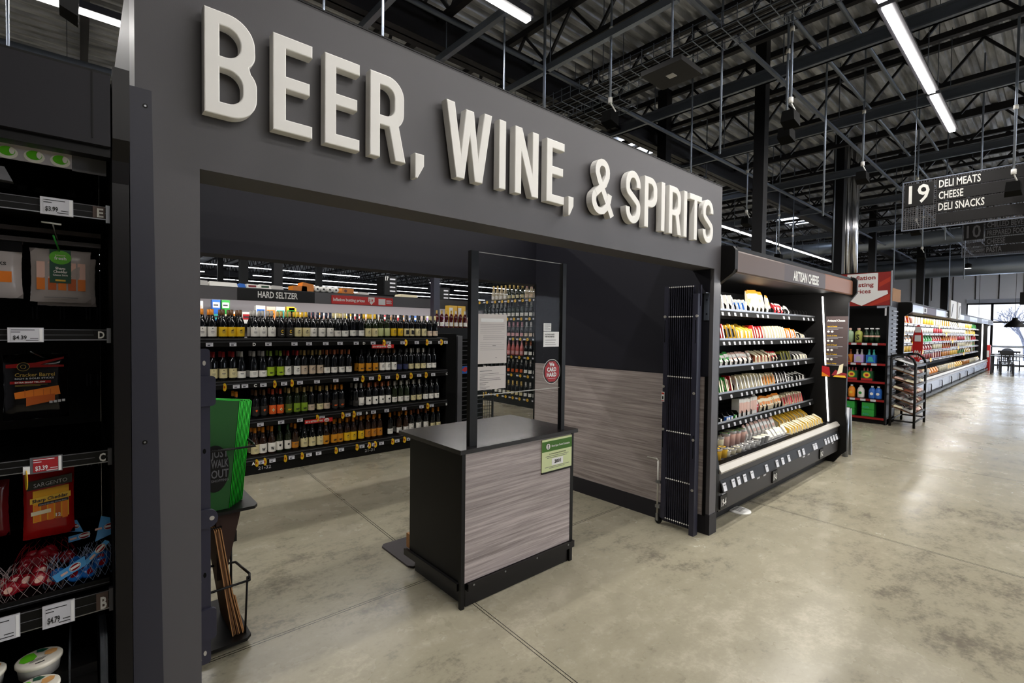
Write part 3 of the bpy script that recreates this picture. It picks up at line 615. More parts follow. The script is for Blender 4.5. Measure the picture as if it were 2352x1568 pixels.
o = MB().prism([(1.52, 3.02), (1.60, 2.82), (2.6, 2.82), (2.6, 3.45), (1.83, 3.45)] if 0 else [(1.655, 2.83), (2.45, 2.83), (2.45, 3.27), (1.66, 3.27), (1.635, 3.24), (1.632, 2.86)], 0.001, .013, 'mat_grey', 2).build('floor_mat', None, (1.64, 3.05, 0)); o['label'] = 'grey anti-fatigue floor mat behind the checkout stand'; o['category'] = 'mat'
o = MB().box(1.625, 1.72, 2.822, 2.87, .142, .235, 'kraft').build('cardboard_box', None, (1.65, 2.85, .142)); o['label'] = 'small brown cardboard box resting behind the checkout stand'; o['category'] = 'box'
# white round floor grille under the cheese cooler corner
t = thing('floor_drain', 'round white slotted drain cover on the floor by the cooler kick', 'drain cover', (4.42, 1.88, 0))
MB().lathe([(0, .012), (.06, .012), (.062, .010), (.085, .010), (.10, .003), (.10, .0005)], 28, 'white', (4.42, 1.88, 0)).build('cover', t)
mb = MB()
for i in range(6): mb.box(4.365+i*.02, 4.372+i*.02, 1.845, 1.915, .0121, .0128, 'ink')
mb.build('slots', t)
# ================================================================== REFRIGERATED CASES
def end_profile(y0, ydeep, ztop=2.28, canopy=.11):
    yf = y0
    return [(yf+.13, 0), (yf+.06, .10), (yf, .16), (yf, .50), (yf+.02, .62), (yf+.02, 1.98), (yf-canopy+.02, 2.06), (yf-canopy, 2.09), (yf-canopy, 2.24), (yf-canopy+.02, 2.27), (yf-.02, ztop), (ydeep, ztop), (ydeep, 0)]
# materials for the food packs
PK = {'cr': '#e9dfbf', 'wh': '#e6e4de', 'or': '#e88a25', 'ye': '#e8b93a', 'gr': '#2f9a3c', 'dg': '#1e4a2c', 're': '#b8242a', 'pk': '#e0b7a8', 'bk': '#1a1a1c', 'bl': '#2b64b8', 'br': '#7a3d22', 'gy': '#b4b2ae', 'ol': '#8d8a3e', 'ab': '#c77a22', 'rd': '#8a1420', 'pu': '#b9a0dc', 'te': '#3fa79a', 'ro': '#8c2c34'}
for k_, v_ in PK.items(): mat('pk_'+k_, v_, .38)
NAMEC = {'cr': 'cream', 'wh': 'white', 'or': 'orange', 'ye': 'yellow', 'gr': 'green', 'dg': 'dark green', 're': 'red', 'pk': 'pink', 'bk': 'black', 'bl': 'blue', 'br': 'brown', 'gy': 'grey', 'ol': 'olive', 'ab': 'amber', 'rd': 'dark red', 'pu': 'lilac', 'te': 'teal', 'ro': 'wine red'}
_P = {}
def pack(kind, a, b, h):
    """product mesh at the origin, front towards -y"""
    k = (kind, a, b, round(h, 3))
    if k in _P: return _P[k]
    A, B = 'pk_'+a, 'pk_'+b; mb = MB()
    if kind == 'pouch':      # leaning soft bag with a crimped top
        w_, d = .075, .022
        mb.add([(-w_/2, -d*.4, 0), (w_/2, -d*.4, 0), (w_*.42, -d, h*.35), (-w_*.42, -d, h*.35), (w_*.5, -d*.35+.02, h*.85), (-w_*.5, -d*.35+.02, h*.85), (w_*.46, .03, h), (-w_*.46, .03, h),
                (-w_/2, d*.6, 0), (w_/2, d*.6, 0), (w_*.42, d, h*.35), (-w_*.42, d, h*.35), (w_*.5, d*.5+.02, h*.85), (-w_*.5, d*.5+.02, h*.85)],
               [(0, 1, 2, 3), (1, 9, 10, 2), (0, 3, 11, 8), (2, 10, 12, 4), (3, 5, 13, 11), (4, 12, 6), (5, 7, 13), (8, 11, 10, 9), (11, 13, 12, 10), (13, 7, 6, 12)], A)
        mb.add([(-w_*.42, -d, h*.35), (w_*.42, -d, h*.35), (w_*.5, -d*.35+.02, h*.85), (-w_*.5, -d*.35+.02, h*.85)], [(0, 1, 2, 3)], A)
        mb.add([(-w_*.5, -d*.35+.02, h*.85), (w_*.5, -d*.35+.02, h*.85), (w_*.46, .03, h), (-w_*.46, .03, h)], [(0, 1, 2, 3)], B)
        mb.add([(-w_*.30, -d*.92-.002, h*.30), (w_*.30, -d*.92-.002, h*.30), (w_*.32, -d*.6+.006, h*.64), (-w_*.32, -d*.6+.006, h*.64)], [(0, 1, 2, 3)], B)
    elif kind == 'wedge':    # cheese wedge standing on its side
        mb.add([(-.012, -.05, 0), (.012, -.05, 0), (.028, .045, 0), (-.028, .045, 0), (-.012, -.03, h*.62), (.012, -.03, h*.62), (.028, .06, h), (-.028, .06, h)], [(0, 3, 2, 1), (4, 5, 6, 7), (0, 1, 5, 4), (1, 2, 6, 5), (2, 3, 7, 6), (3, 0, 4, 7)], A)
        mb.add([(-.0165, -.028, h*.15), (-.0165, -.026, h*.6), (-.026, .03, h*.8), (-.026, .03, h*.15)], [(0, 1, 2, 3)], B)
        mb.add([(-.011, -.051, h*.1), (.011, -.051, h*.1), (.011, -.038, h*.55), (-.011, -.038, h*.55)], [(0, 1, 2, 3)], B)
    elif kind == 'slab':     # flat vacuum pack leaning back, tall
        t = .022
        mb.hexa([(-t/2, -.055, 0), (t/2, -.055, 0), (t/2, .02, 0), (-t/2, .02, 0), (-t/2, -.02, h), (t/2, -.02, h), (t/2, .055, h), (-t/2, .055, h)], A)
        mb.add([(-t/2-.001, -.04, h*.2), (-t/2-.001, -.022, h*.75), (-t/2-.001, .03, h*.75), (-t/2-.001, .012, h*.2)], [(0, 1, 2, 3)], B)
        mb.add([(-t*.45, -.0555, h*.1), (t*.45, -.0555, h*.1), (t*.45, -.03, h*.9), (-t*.45, -.03, h*.9)], [(0, 1, 2, 3)], B)
    elif kind == 'tub':
        r = .05
        mb.lathe([(0, 0), (r*.82, 0), (r*.95, h*.85)], 14, A).lathe([(r*1.0, h*.82), (r*1.05, h*.84), (r*1.05, h), (r*.9, h*1.02)], 14, 'clear_plastic').lathe([(0, h*1.012), (r*.92, h*1.012)], 14, B)
        mb.lathe([(r*.62, h*1.02), (r*.35, h*1.02)], 12, A)
    elif kind == 'cup':
        mb.lathe([(0, 0), (.028, 0), (.038, h*.9), (.041, h*.9), (.041, h), (0, h)], 12, A).lathe([(0, h*1.01), (.034, h*1.01)], 12, B)
    elif kind == 'box':
        mb.box(-.032, .032, -.02, .05, 0, h, A).box(-.026, .026, -.022, -.02, h*.2, h*.8, B)
    elif kind == 'bar':      # long narrow pack lying front to back
        mb.box(-.02, .02, -.04, .30, 0, .035, A).box(-.018, .018, -.042, -.04, .004, .03, B).box(-.015, .015, -.03, .28, .035, .036, B)
    elif kind == 'jar':
        mb.lathe([(0, 0), (.035, 0), (.036, h*.7), (.026, h*.82), (.026, h*.84)], 12, A).lathe([(.029, h*.84), (.029, h), (0, h)], 12, B).lathe([(.037, h*.15), (.037, h*.6)], 12, B, a0=PI, a1=2*PI)
    _P[k] = mb; return mb
_O = {}
def put(name, kind, a, b, h, loc, lab, cat, group, rz=0, s=1, mesh=None):
    k = (name, kind, a, b, round(h, 3))
    if k not in _O:
        o = pack(kind, a, b, h).build(name, None, (0, 0, 0)); _O[k] = o.data
    else:
        o = bpy.data.objects.new(name, _O[k]); C.objects.link(o)
    o.location = loc; o.rotation_euler = (0, 0, rz); o.scale = (s, s, s) if isinstance(s, (int, float)) else s; o['label'] = lab; o['category'] = cat; o['group'] = group; return o
def tag_mb(x, y, z, w_=.034, h=.03, col='tag', tilt=.006):
    return MB().hexa([(x-w_/2, y, z), (x+w_/2, y, z), (x+w_/2, y+.006, z), (x-w_/2, y+.006, z), (x-w_/2, y+tilt, z+h), (x+w_/2, y+tilt, z+h), (x+w_/2, y+tilt+.006, z+h), (x-w_/2, y+tilt+.006, z+h)], col).quad((x-w_*.3, y-.0006+tilt*.25, z+h*.2), (x+w_*.1, y-.0006+tilt*.25, z+h*.2), (x+w_*.1, y-.0006+tilt*.55, z+h*.5), (x-w_*.3, y-.0006+tilt*.55, z+h*.5), 'tag_ink').quad((x-w_*.35, y-.0006+tilt*.7, z+h*.7), (x+w_*.35, y-.0006+tilt*.7, z+h*.7), (x+w_*.35, y-.0006+tilt*.85, z+h*.82), (x-w_*.35, y-.0006+tilt*.85, z+h*.82), 'plastic_grey')
def tag_child(parent, x, y, z, base, **kw):
    me = tag_mb(0, 0, 0, **kw) if kw else None
    key = ('tag', str(kw))
    if key not in _O:
        o = (me or tag_mb(0, 0, 0)).build('price_tag', parent, (0, 0, 0)); _O[key] = o.data
    else:
        o = bpy.data.objects.new('price_tag', _O[key]); C.objects.link(o); o.parent = parent
    o.location = (x-base[0], y-base[1], z-base[2]); return o
def multideck(name, label, x0, x1, yf, shelves, ysh, ydeep, fascia, kick='case_black', low='tank_face', led_w=30, text=None, ebump=0):
    t = thing(name, label, 'refrigerated case', ((x0+x1)/2, (yf+ydeep)/2, 0))
    MB().box(x0, x1, yf+.13, ydeep, 0, .16, kick).build('kick_base', t)
    MB().prism([(yf+.005, .145), (yf, .16), (yf-.0, .455), (yf+.02, .47), (yf+.3, .47), (yf+.3, .145)], x0+.05, x1-.05, low).build('tank', t)
    MB().prism([(yf-.012, .455), (yf-.018, .47), (yf+.012, .508), (yf+.03, .51), (yf+.03, .47), (yf, .455)], x0+.05, x1-.05, 'sill').build('bumper_sill', t)
    mb = MB().box(x0+.05, x1-.05, yf+.03, ydeep-.03, .47, .482, 'plastic_grey'); x = x0+.08
    while x < x1-.08: mb.box(x, x+.008, yf+.03, yf+.14, .482, .486, 'black'); x += .02
    mb.build('deck_grille', t)
    MB().box(x0+.05, x1-.05, ydeep-.03, ydeep, .12, 2.27, 'case_black').build('back_panel', t)
    for a, b, q, c_ in ((x0, x0+.05, yf, .11), (x1-.05, x1, yf-ebump, .11-ebump*.55)): MB().prism(end_profile(q, ydeep, canopy=c_), a, b, 'case_black').build('end_panel', t)
    mb = MB().box(x0+.05, x1-.05, yf-.1, ydeep, 2.24, 2.27, 'case_black').box(x0+.05, x1-.05, yf-.02, ydeep-.03, 2.10, 2.115, 'case_black'); mb.build('canopy_top', t)
    mb = MB()
    for (a, b, m_) in fascia: mb.prism([(yf-.098, 2.065), (yf-.108, 2.075), (yf-.108, 2.225), (yf-.098, 2.24), (yf-.08, 2.24), (yf-.08, 2.065)], a, b, m_)
    if text: mb.text(text[0], (text[1], yf-.109, text[2]), XU, ZU, text[3], 'white', text[4], .03, False)
    mb.build('fascia', t)
    MB().box(x0+.1, x1-.1, yf-.055, yf-.040, 2.078, 2.090, 'led').build('canopy_light_strip', t)
    area('case_light', ((x0+x1)/2, yf-.047, 2.07), x1-x0-.3, .014, led_w, (math.radians(28), 0, 0), t, (1, .96, .9))
    return t
# ------------------------------------------------ artisan cheese case
CX0, CX1, CYF = 3.80, 7.06, 1.80
cc = multideck('cheese_cooler', 'open refrigerated case under the ARTISAN CHEESE fascia beside the portal', CX0, CX1, CYF, None, None, 2.85,
               [(3.85, 4.82, 'brown_fascia'), (4.82, 5.98, 'fascia_dark'), (5.98, 7.02, 'brown_light')], text=('ARTISAN CHEESE', 5.04, 2.098, .088, .72), led_w=34, ebump=.09)
SH = [(1.80, .0), (1.525, .0), (1.27, .0), (1.02, .0), (.745, .0)]
ys = 2.09
cb = (0, 0, 0)
def shelf_child(parent, x0, x1, y0, y1, z, tags, letter=None, nm='shelf', rail='black_matt', tagkw=None):
    base = Vector(parent['_w'])
    s_ = MB().box(x0, x1, y0, y1, z-.012, z, 'case_dark').prism([(y0, z), (y0-.012, z-.004), (y0-.022, z-.05), (y0-.012, z-.052), (y0, z-.015)], x0, x1, rail).box(x0, x1, y0-.006, y0-.003, z, z+.018, 'steel').build(nm, parent)
    for x in tags: tag_child(s_, x, y0-.026, z-.046, base, **(tagkw or {}))
    return s_
rnd = random.Random(11)
def seq(a, b, st, p=1.0):
    out = []; x = a
    while x < b:
        if rnd.random() < p: out.append(x)
        x += st
    return out
for i, (z, _) in enumerate(SH):
    tg = {0: seq(3.9, 5.5, .13, .75)+seq(5.75, 6.9, .16, .8), 1: seq(3.9, 5.6, .112, .95)+seq(5.85, 6.9, .1, .95), 2: seq(3.9, 4.4, .11)+seq(5.1, 6.85, .13, .85), 3: seq(3.95, 6.5, .115, .9), 4: seq(4.1, 6.9, .125, .9)}[i]
    shelf_child(cc, 3.86, 7.0, ys, 2.7, z, tg)
tr = MB().prism([(CYF-.012, .30), (CYF-.03, .31), (CYF-.002, .40), (CYF+.0, .40), (CYF, .30)], 3.86, 7.0, 'case_black').build('price_rail', cc)
for x in (3.90, 4.06, 4.16, 4.28, 4.43, 4.75, 5.0, 5.14, 5.3, 5.6, 5.72, 6.05, 6.12, 6.45, 6.55, 6.66, 6.76, 6.86): tag_child(tr, x, CYF-.034, .315, Vector(cc['_w']), w_=.055, h=.06, tilt=.016)
for x, s_ in ((3.905, '19-4'), (4.98, '19-3'), (6.35, '19-2')):
    MB().box(x-.05, x+.07, CYF-.012, CYF-.001, .165, .275, 'black').text(s_, (x+.008, CYF-.0135, .19), XU, ZU, .055, 'white', .085, .03, True).build('bay_plate', cc)
for x in (3.93, 4.62, 4.76, 5.8, 5.95, 6.8): MB().box(x-.03, x+.03, CYF-.003, CYF, .268, .283, 'tag').build('small_label', cc)
# vertical LED and the menu panel on the far end panel
MB().hexa([(6.995, 1.90, .50), (7.008, 1.90, .50), (7.008, 1.915, .50), (6.995, 1.915, .50), (6.995, 2.0, 2.06), (7.008, 2.0, 2.06), (7.008, 2.015, 2.06), (6.995, 2.015, 2.06)], 'led').build('end_light_strip', cc)
for x, z in ((3.84, .02),): pass
t = thing('cheese_menu', 'dark Artisanal Cheese info panel on the far end of the cheese case', 'info panel', (6.99, 1.83, 1.1))
mb = MB().box(6.998, 7.008, 1.725, 1.96, 1.12, 1.81, 'fascia_dark')
def tx(s_, y, z, h, mt, wd, bold=.01): mb.text(s_, (7.0-.004, y, z), NY, ZU, h, mt, wd, bold)
tx('Artisanal Cheese', 1.945, 1.745, .024, 'white', .19, .03)
z = 1.70
for hd in ('Aged & Cheddar', 'Gouda & Swiss', 'Soft & Fresh', 'Blue & Washed', 'Goat & Sheep'):
    tx(hd, 1.945, z-.02, .013, 'ye_t' if 0 else 'yellow_disc', .11, .02)
    for q, l_ in ((.035, .17), (.052, .12)): mb.quad((6.9965, 1.945, z-q), (6.9965, 1.945-l_, z-q), (6.9965, 1.945-l_, z-q+.004), (6.9965, 1.945, z-q+.004), 'tag')
    for q in (0, .04): mb.disc((6.996, 1.93-q, z-.078), NY, ZU, .015, .013, 'white', 14)
    z -= .115
mb.build('panel', t)
mb = MB().box(6.994, 7.0, 1.72, 1.99, 1.055, 1.20, 'case_black')
mb.poly((6.993, 1.99, 1.06), NY, ZU, [(0, 0), (.09, 0), (.09, .05), (.08, .12), (0, .13)], 'pk_re').poly((6.9925, 1.99, 1.06), NY, ZU, [(0, 0), (.09, 0), (.0, .055)], 'pk_or').poly((6.9925, 1.885, 1.06), NY, ZU, [(0, .02), (.04, .09), (.10, .06), (.16, .05), (.16, .0)], 'pk_ro').poly((6.992, 1.83, 1.09), NY, ZU, [(0, 0), (.03, .12), (.07, .14), (.06, .03)], 'pk_cr').poly((6.9915, 1.87, 1.06), NY, ZU, [(0, 0), (.14, 0), (.13, .025), (.02, .02)], 'pk_ye')
mb.build('photo_print', t)
# products ------------------------------------------------
def row(case, rowname, z, y, spec, dep=1, nm='cheese_pack'):
    n_ = 0
    for (x0, x1, st, kind, a, b, h) in spec:
        x = x0
        while x < x1-.01:
            n_ += 1
            kn = {'pouch': 'pouch', 'wedge': 'wedge', 'slab': 'flat pack', 'tub': 'tub', 'cup': 'cup', 'box': 'box', 'bar': 'long pack', 'jar': 'jar'}[kind]
            for d in range(dep):
                if d and rnd.random() < .15: continue
                pos = '' if d == 0 else ' behind'
                lab = '%s and %s cheese %s, %s%s from left, %s' % (NAMEC[a], NAMEC[b], kn, nth(n_), pos, rowname) if a != b else 'plain %s cheese %s, %s%s from left, %s' % (NAMEC[a], kn, nth(n_), pos, rowname)
                put(nm, kind, a, b, h, (x+rnd.uniform(-.004, .004), y+.075*d, z), lab, 'cheese', 'cheese on the '+rowname, rnd.uniform(-.18, .18), rnd.uniform(.94, 1.06))
            x += st
row('c', 'cheese case top shelf', 1.802, 2.15, [(3.92, 4.2, .07, 'wedge', 'dg', 'wh', .13), (4.2, 4.72, .10, 'slab', 'wh', 'wh', .15), (4.72, 5.02, .09, 'slab', 'wh', 'bl', .12), (5.04, 5.12, .1, 'box', 'gy', 'wh', .1), (5.16, 5.5, .065, 'pouch', 'cr', 'or', .24), (5.66, 5.78, .12, 'pouch', 'wh', 'or', .22), (5.85, 6.06, .09, 'pouch', 're', 'wh', .13), (6.1, 6.3, .12, 'pouch', 'wh', 'gy', .11), (6.4, 6.45, .1, 'wedge', 'wh', 'wh', .04)])
row('c', 'cheese case second shelf', 1.527, 2.15, [(3.9, 4.28, .052, 'slab', 'ye', 'or', .21), (4.32, 4.6, .07, 'slab', 're', 'wh', .15), (4.62, 4.8, .08, 'slab', 'ye', 'bk', .14), (4.84, 5.2, .085, 'wedge', 'ye', 'cr', .15), (5.22, 5.5, .07, 'slab', 're', 'cr', .14), (5.52, 6.1, .075, 'slab', 'cr', 'wh', .14), (6.12, 6.45, .07, 'slab', 'or', 'wh', .12), (6.5, 6.8, .10, 'wedge', 'cr', 'gy', .09)])
row('c', 'cheese case third shelf', 1.272, 2.15, [(3.92, 4.1, .07, 'pouch', 'wh', 'wh', .13), (4.1, 4.75, .085, 'pouch', 'wh', 'gr', .13), (4.78, 5.3, .085, 'pouch', 'wh', 'pk', .13), (5.32, 5.7, .085, 'wedge', 'cr', 'br', .13), (5.72, 5.95, .08, 'pouch', 'cr', 're', .12), (6.0, 6.35, .09, 'slab', 'ol', 'bk', .11), (6.4, 6.85, .1, 'wedge', 'gy', 'cr', .1)], 1)
row('c', 'cheese case fourth shelf', 1.022, 2.15, [(3.9, 4.4, .06, 'pouch', 'wh', 'gr', .15), (4.42, 4.62, .06, 'slab', 'gr', 'cr', .14), (4.64, 4.8, .08, 'slab', 're', 'cr', .15), (4.85, 5.5, .085, 'slab', 'cr', 'wh', .14), (5.52, 5.8, .08, 'slab', 'cr', 'or', .13), (5.85, 6.2, .09, 'slab', 'bk', 'wh', .13), (6.25, 6.8, .12, 'wedge', 'wh', 'bk', .09)])
row('c', 'cheese case fifth shelf', .747, 2.15, [(3.92, 4.3, .08, 'wedge', 'cr', 'wh', .12), (4.34, 4.6, .09, 'bar', 'bk', 'wh', .1), (4.64, 4.8, .055, 'bar', 'bl', 'wh', .1), (4.84, 4.9, .06, 'bar', 'gr', 'wh', .1), (4.98, 5.35, .036, 'box', 'wh', 'pk', .17), (5.40, 5.48, .09, 'pouch', 're', 'wh', .19), (5.52, 6.05, .07, 'pouch', 'cr', 'or', .15), (6.08, 6.7, .075, 'slab', 'cr', 're', .13)])
row('c', 'cheese case floor, front row', .487, 1.98, [(3.93, 4.3, .115, 'tub', 'ye', 'bk', .09), (4.34, 4.6, .115, 'tub', 'cr', 'bk', .05), (4.64, 5.0, .115, 'tub', 'wh', 'bk', .05), (5.02, 5.3, .10, 'cup', 'wh', 'cr', .07), (5.34, 5.8, .1, 'pouch', 'wh', 'cr', .1), (5.84, 6.9, .085, 'wedge', 'cr', 'ye', .1)])
row('c', 'cheese case floor, back row', .487, 2.13, [(3.93, 4.6, .12, 'tub', 'cr', 'bk', .13), (4.65, 5.1, .12, 'tub', 'pk', 'gr', .14), (5.12, 5.9, .10, 'pouch', 'wh', 'pk', .16), (5.95, 6.9, .10, 'wedge', 'ye', 'cr', .16)])
# black pusher dividers on the shelves
for i, (z, _) in enumerate(SH):
    s_ = [c for c in cc.children if c.name.startswith('shelf')][i]
    for x in seq(3.96, 6.85, .105, .75):
        key = 'divider'
        if key not in _O: o = MB().prism([(-.06, 0), (-.06, .05), (-.04, .075), (.1, .075), (.1, 0)], -.003, .003, 'black').box(-.03, .03, -.001, .001, 0, .07, 'black').build('divider', s_, (0, 0, 0)); _O[key] = o.data
        else: o = bpy.data.objects.new('divider', _O[key]); C.objects.link(o); o.parent = s_
        o.location = Vector((x, 2.155+.02, z))-Vector(cc['_w'])
# steel bollard at the far end
t = thing('corner_guard', 'pair of brushed steel guard posts at the far corner of the cheese case', 'guard post', (7.55, 1.82, 0))
MB().tube([(7.45, 1.83, 0), (7.45, 1.83, .64)], .035, 'steel', 12).build('post', t); MB().hexa([(7.60, 1.80, 0), (7.66, 1.80, 0), (7.66, 1.86, 0), (7.60, 1.86, 0), (7.52, 1.80, .62), (7.58, 1.80, .62), (7.58, 1.86, .62), (7.52, 1.86, .62)], 'steel').build('post', t)
# ------------------------------------------------ long dairy and meat case further on
LX0, LX1, LYF = 13.1, 30.8, 2.20
fas = []; x = LX0+.05; cols = ['silverfascia', 'purple', 'silverfascia', 'purple' if 0 else 'silverfascia']; i = 0
for ln, m_ in ((1.2, 'silverfascia'), (1.7, 'purple'), (1.7, 'silverfascia'), (1.6, 'steel_blue'), (2.0, 'silverfascia'), (1.5, 'steel_blue'), (2.2, 'silverfascia'), (1.6, 'steel_blue'), (2.4, 'silverfascia'), (2.35, 'steel_blue')): fas.append((x, x+ln, m_)); x += ln
lc = multideck('long_cooler', 'long brightly lit open refrigerated case further down the aisle', LX0, LX1, LYF, None, None, 3.3, fas, low='silverfascia', led_w=150)
MB().box(13.6, 30.7, LYF-.04, LYF-.005, .05, .11, 'black').build('lower_bumper', lc)
MB().box(29.9, 29.95, 2.3, 2.34, .5, 2.07, 'led').build('end_light_strip', lc)
for x in (14.6, 16.3, 18, 19.8, 21.6, 23.5, 25.5): MB().tube([(x, LYF-.02, .12), (x, LYF-.03, .16), (x, LYF-.03, .3), (x, LYF-.02, .34)], .012, 'black').build('bumper_bracket', lc)
for x in (14.35, 17.6): MB().box(x, x+.4, LYF-.112, LYF-.109, 2.09, 2.21, 'paper_white').box(x+.08, x+.3, LYF-.1135, LYF-.112, 2.11, 2.19, 'tag_ink').build('fascia_sign', lc)
LS = [1.86, 1.62, 1.38, 1.14, .88]
for z in LS:
    s_ = shelf_child(lc, LX0+.1, LX1-.1, 2.52, 3.15, z, []); mb = MB(); x = LX0+.2; q = 0
    while x < LX1-.2:
        q += 1
        if q % 7 != 3: mb.box(x, x+.06, 2.488, 2.496, z-.045, z-.012, 'tag')
        x += .11
    mb.build('price_tag_strip', s_, None, kind='stuff')
mb = MB(); x = LX0+.2
while x < LX1-.2: mb.box(x, x+.07, LYF-.03, LYF-.022, .40, .44, 'tag'); x += .13
mb.build('price_tag_strip', lc, None, kind='stuff')
cl = ['or', 'cr', 'ye', 're', 'wh', 'br', 'ab', 'gr', 'ye', 'cr', 'wh', 'ol', 'rd']
for r_, z in enumerate(LS+[.49]):
    x = LX0+.25; kk = 0; yy = 2.58 if z > .5 else 2.42
    while x < 30.2:
        q = kk//4; random.seed(q*7+r_*31); a = random.choice(cl); b = random.choice(cl); kind = random.choice(['pouch', 'box', 'slab', 'tub'] if z > .5 else ['pouch', 'box', 'tub'])
        if r_ == 0 and x < 15.6: a, b, kind = 'or', 're', 'slab'
        if r_ == 1 and x < 14.6: a, b, kind = 'rd', 'cr', 'box'
        put('food_pack', kind, a, b, .17 if r_ < 5 else .14, (x, yy, z+.002), '%s and %s food %s on the %s of the long lit cooler' % (NAMEC[a], NAMEC[b], {'pouch': 'pouch', 'box': 'box', 'slab': 'flat pack', 'tub': 'tub'}[kind], (['%s shelf' % nth(i+1) for i in range(5)]+['bottom tray'])[r_]), 'food pack', 'packs on the %s of the long cooler: %s %s %s' % (['first', 'second', 'third', 'fourth', 'fifth', 'bottom'][r_], a, b, kind), 0, (3.6, 1.1, 1.15))
        x += .34+.012*max(0, (x-13)); kk += 1
random.seed(5)
for i in range(14):
    x = 13.5+i*1.15*(1+.02*i); z = LS[i % 5]
    if x < 29: MB().disc((x, 2.49, z-.02), XU, ZU, .14, .06, 'yellow_disc', 14, .01).build('sale_marker', lc, None)
MB().disc((13.2, 2.0, 1.40), NY, ZU, .085, .40, 'red', 24, .02).text('89¢', (13.19, 2.0, 1.12), NY, ZU, .14, 'white', .11, .03, True).box(13.18, 13.19, 1.95, 2.05, 1.45, 1.58, 'paper_white').box(13.18, 13.19, 1.95, 2.05, 1.64, 1.76, 'paper_white').tube([(13.35, 1.99, 1.03), (13.35, 2.2, .95)], .01, 'steel').build('hanging_sale_sign', lc, None, label='red oval sale sign with white writing')
# ================================================================== WINE GONDOLA
G0, G1, GY = .30, 3.86, 5.72
gd = thing('wine_gondola', 'low black wine gondola with four shelves facing the portal, bays 21-31 and 21-32', 'shelving unit', ((G0+G1)/2, 6.1, 0))
MB().box(G0, G1, GY+.03, 6.5, 0, .16, 'case_black').build('kick_base', gd)
MB().box(G0, G1, 6.45, 6.5, .16, 1.45, 'case_black').build('back_panel', gd)
MB().box(G1, G1+.17, GY+.02, 6.55, 0, 1.53, 'black_matt').build('end_panel', gd)
MB().box(G1+.22, G1+.30, GY+.05, 5.85, 0, 1.50, 'plastic_grey').build('corner_post', gd)
WZ = [1.475, 1.035, .61, .20]
def rail(parent, z, y, x0, x1, tags, discs, letters, base):
    s_ = MB().box(x0, x1, y, 6.45, z-.014, z, 'black').prism([(y, z), (y-.01, z-.005), (y-.012, z-.03), (y-.022, z-.04), (y-.018, z-.085), (y-.004, z-.09), (y, z-.02)], x0, x1, 'case_black').box(x0, x1, y-.013, y-.009, z-.012, z-.008, 'plastic_grey').box(x0, x1, y-.024, y-.02, z-.04, z-.037, 'plastic_grey').build('shelf', parent)
    for x in tags: tag_child(s_, x, y-.03, z-.082, base, w_=.062, h=.036, tilt=.004)
    for x in discs:
        MB().disc((x-.05, y-.034, z-.062), Vector((.5, -.85, 0)).normalized(), ZU, .026, .042, 'yellow_disc', 14, .002).disc((x-.0502, y-.036, z-.062), Vector((.5, -.85, 0)).normalized(), ZU, .010, .014, 'orange_red', 10).build('round_tag', s_)
    for x, c_ in letters: MB().text(c_, (x, y-.027, z-.08), XU, ZU, .03, 'white', None, .03, True).build('shelf_letter', s_)
    return s_
px2x = lambda p: (p-463.6)*.00518+.93
gb = Vector(gd['_w'])
R1 = [.93, 1.02, 1.12, 1.2, 1.28, 1.42, 1.5, 1.59, 1.69, 1.78, 1.87, 1.96, 2.04, 2.14, 2.24, 2.33, 2.42, 2.52, 2.63, 2.72, 2.81, 2.89, 2.98, 3.07, 3.17, 3.26, 3.34, 3.43, 3.53, 3.62, 3.71]
R2 = [1.03, 1.12, 1.21, 1.29, 1.41, 1.5, 1.58, 1.68, 1.76, 1.86, 1.94, 2.03, 2.12, 2.2, 2.29, 2.38, 2.47, 2.63, 2.73, 2.82, 2.91, 2.99, 3.08, 3.16, 3.25, 3.33, 3.43, 3.52, 3.61, 3.69]
R3 = [1.24, 1.43, 1.51, 1.6, 1.68, 1.77, 1.86, 1.94, 2.02, 2.12, 2.2, 2.3, 2.38, 2.56, 2.63, 2.73, 2.82, 2.91, 3.0, 3.09, 3.18, 3.27, 3.37, 3.46, 3.56, 3.65, 3.74]
R4 = [1.42, 1.5, 1.59, 1.67, 1.76, 1.84, 1.94, 2.03, 2.12, 2.19, 2.29, 2.36, 2.45, 2.53, 2.63, 2.72, 2.8, 2.88, 3.03, 3.16, 3.26, 3.34, 3.45, 3.57, 3.68, 3.77]
rail(gd, WZ[0], GY, G0, 3.86, [.98, 1.19, 1.53, 1.80, 1.96, 2.15, 2.32, 2.52, 2.74, 2.95, 3.15, 3.36, 3.56, 3.73, 3.82], [2.93, 3.24, 3.56, 3.79], [(1.39, 'D'), (2.62, 'D')], gb)
rail(gd, WZ[1], GY, G0, 3.86, [1.22, 1.30, 1.48, 1.69, 1.86, 2.05, 2.27, 2.52, 2.72, 2.94, 3.17, 3.40, 3.62], [1.16, 1.64, 1.82, 2.65, 2.87, 3.12, 3.32, 3.55], [(1.40, 'C'), (3.84, 'C')], gb)
rail(gd, WZ[2], GY, G0, 3.86, [1.45, 1.66, 1.86, 2.11, 2.42, 2.56, 2.75, 2.93, 3.18, 3.44, 3.60], [2.10, 2.40, 2.54, 3.58], [(2.66, 'B'), (3.84, 'B')], gb)
rail(gd, WZ[3], GY, G0, 3.86, [1.46, 1.57, 1.77, 1.96, 2.07, 2.34, 2.60, 2.76, 2.86, 3.08, 3.25], [1.46, 1.54, 1.75, 1.93, 2.32, 2.58, 2.74, 2.82, 3.06, 3.23], [(1.38, 'A'), (2.68, 'A')], gb)
for x, s_ in ((1.44, '21-32'), (2.66, '21-31')): MB().text(s_, (x, GY+.028, .045), XU, ZU, .035, 'tag', .13, .015).build('bay_number', gd)
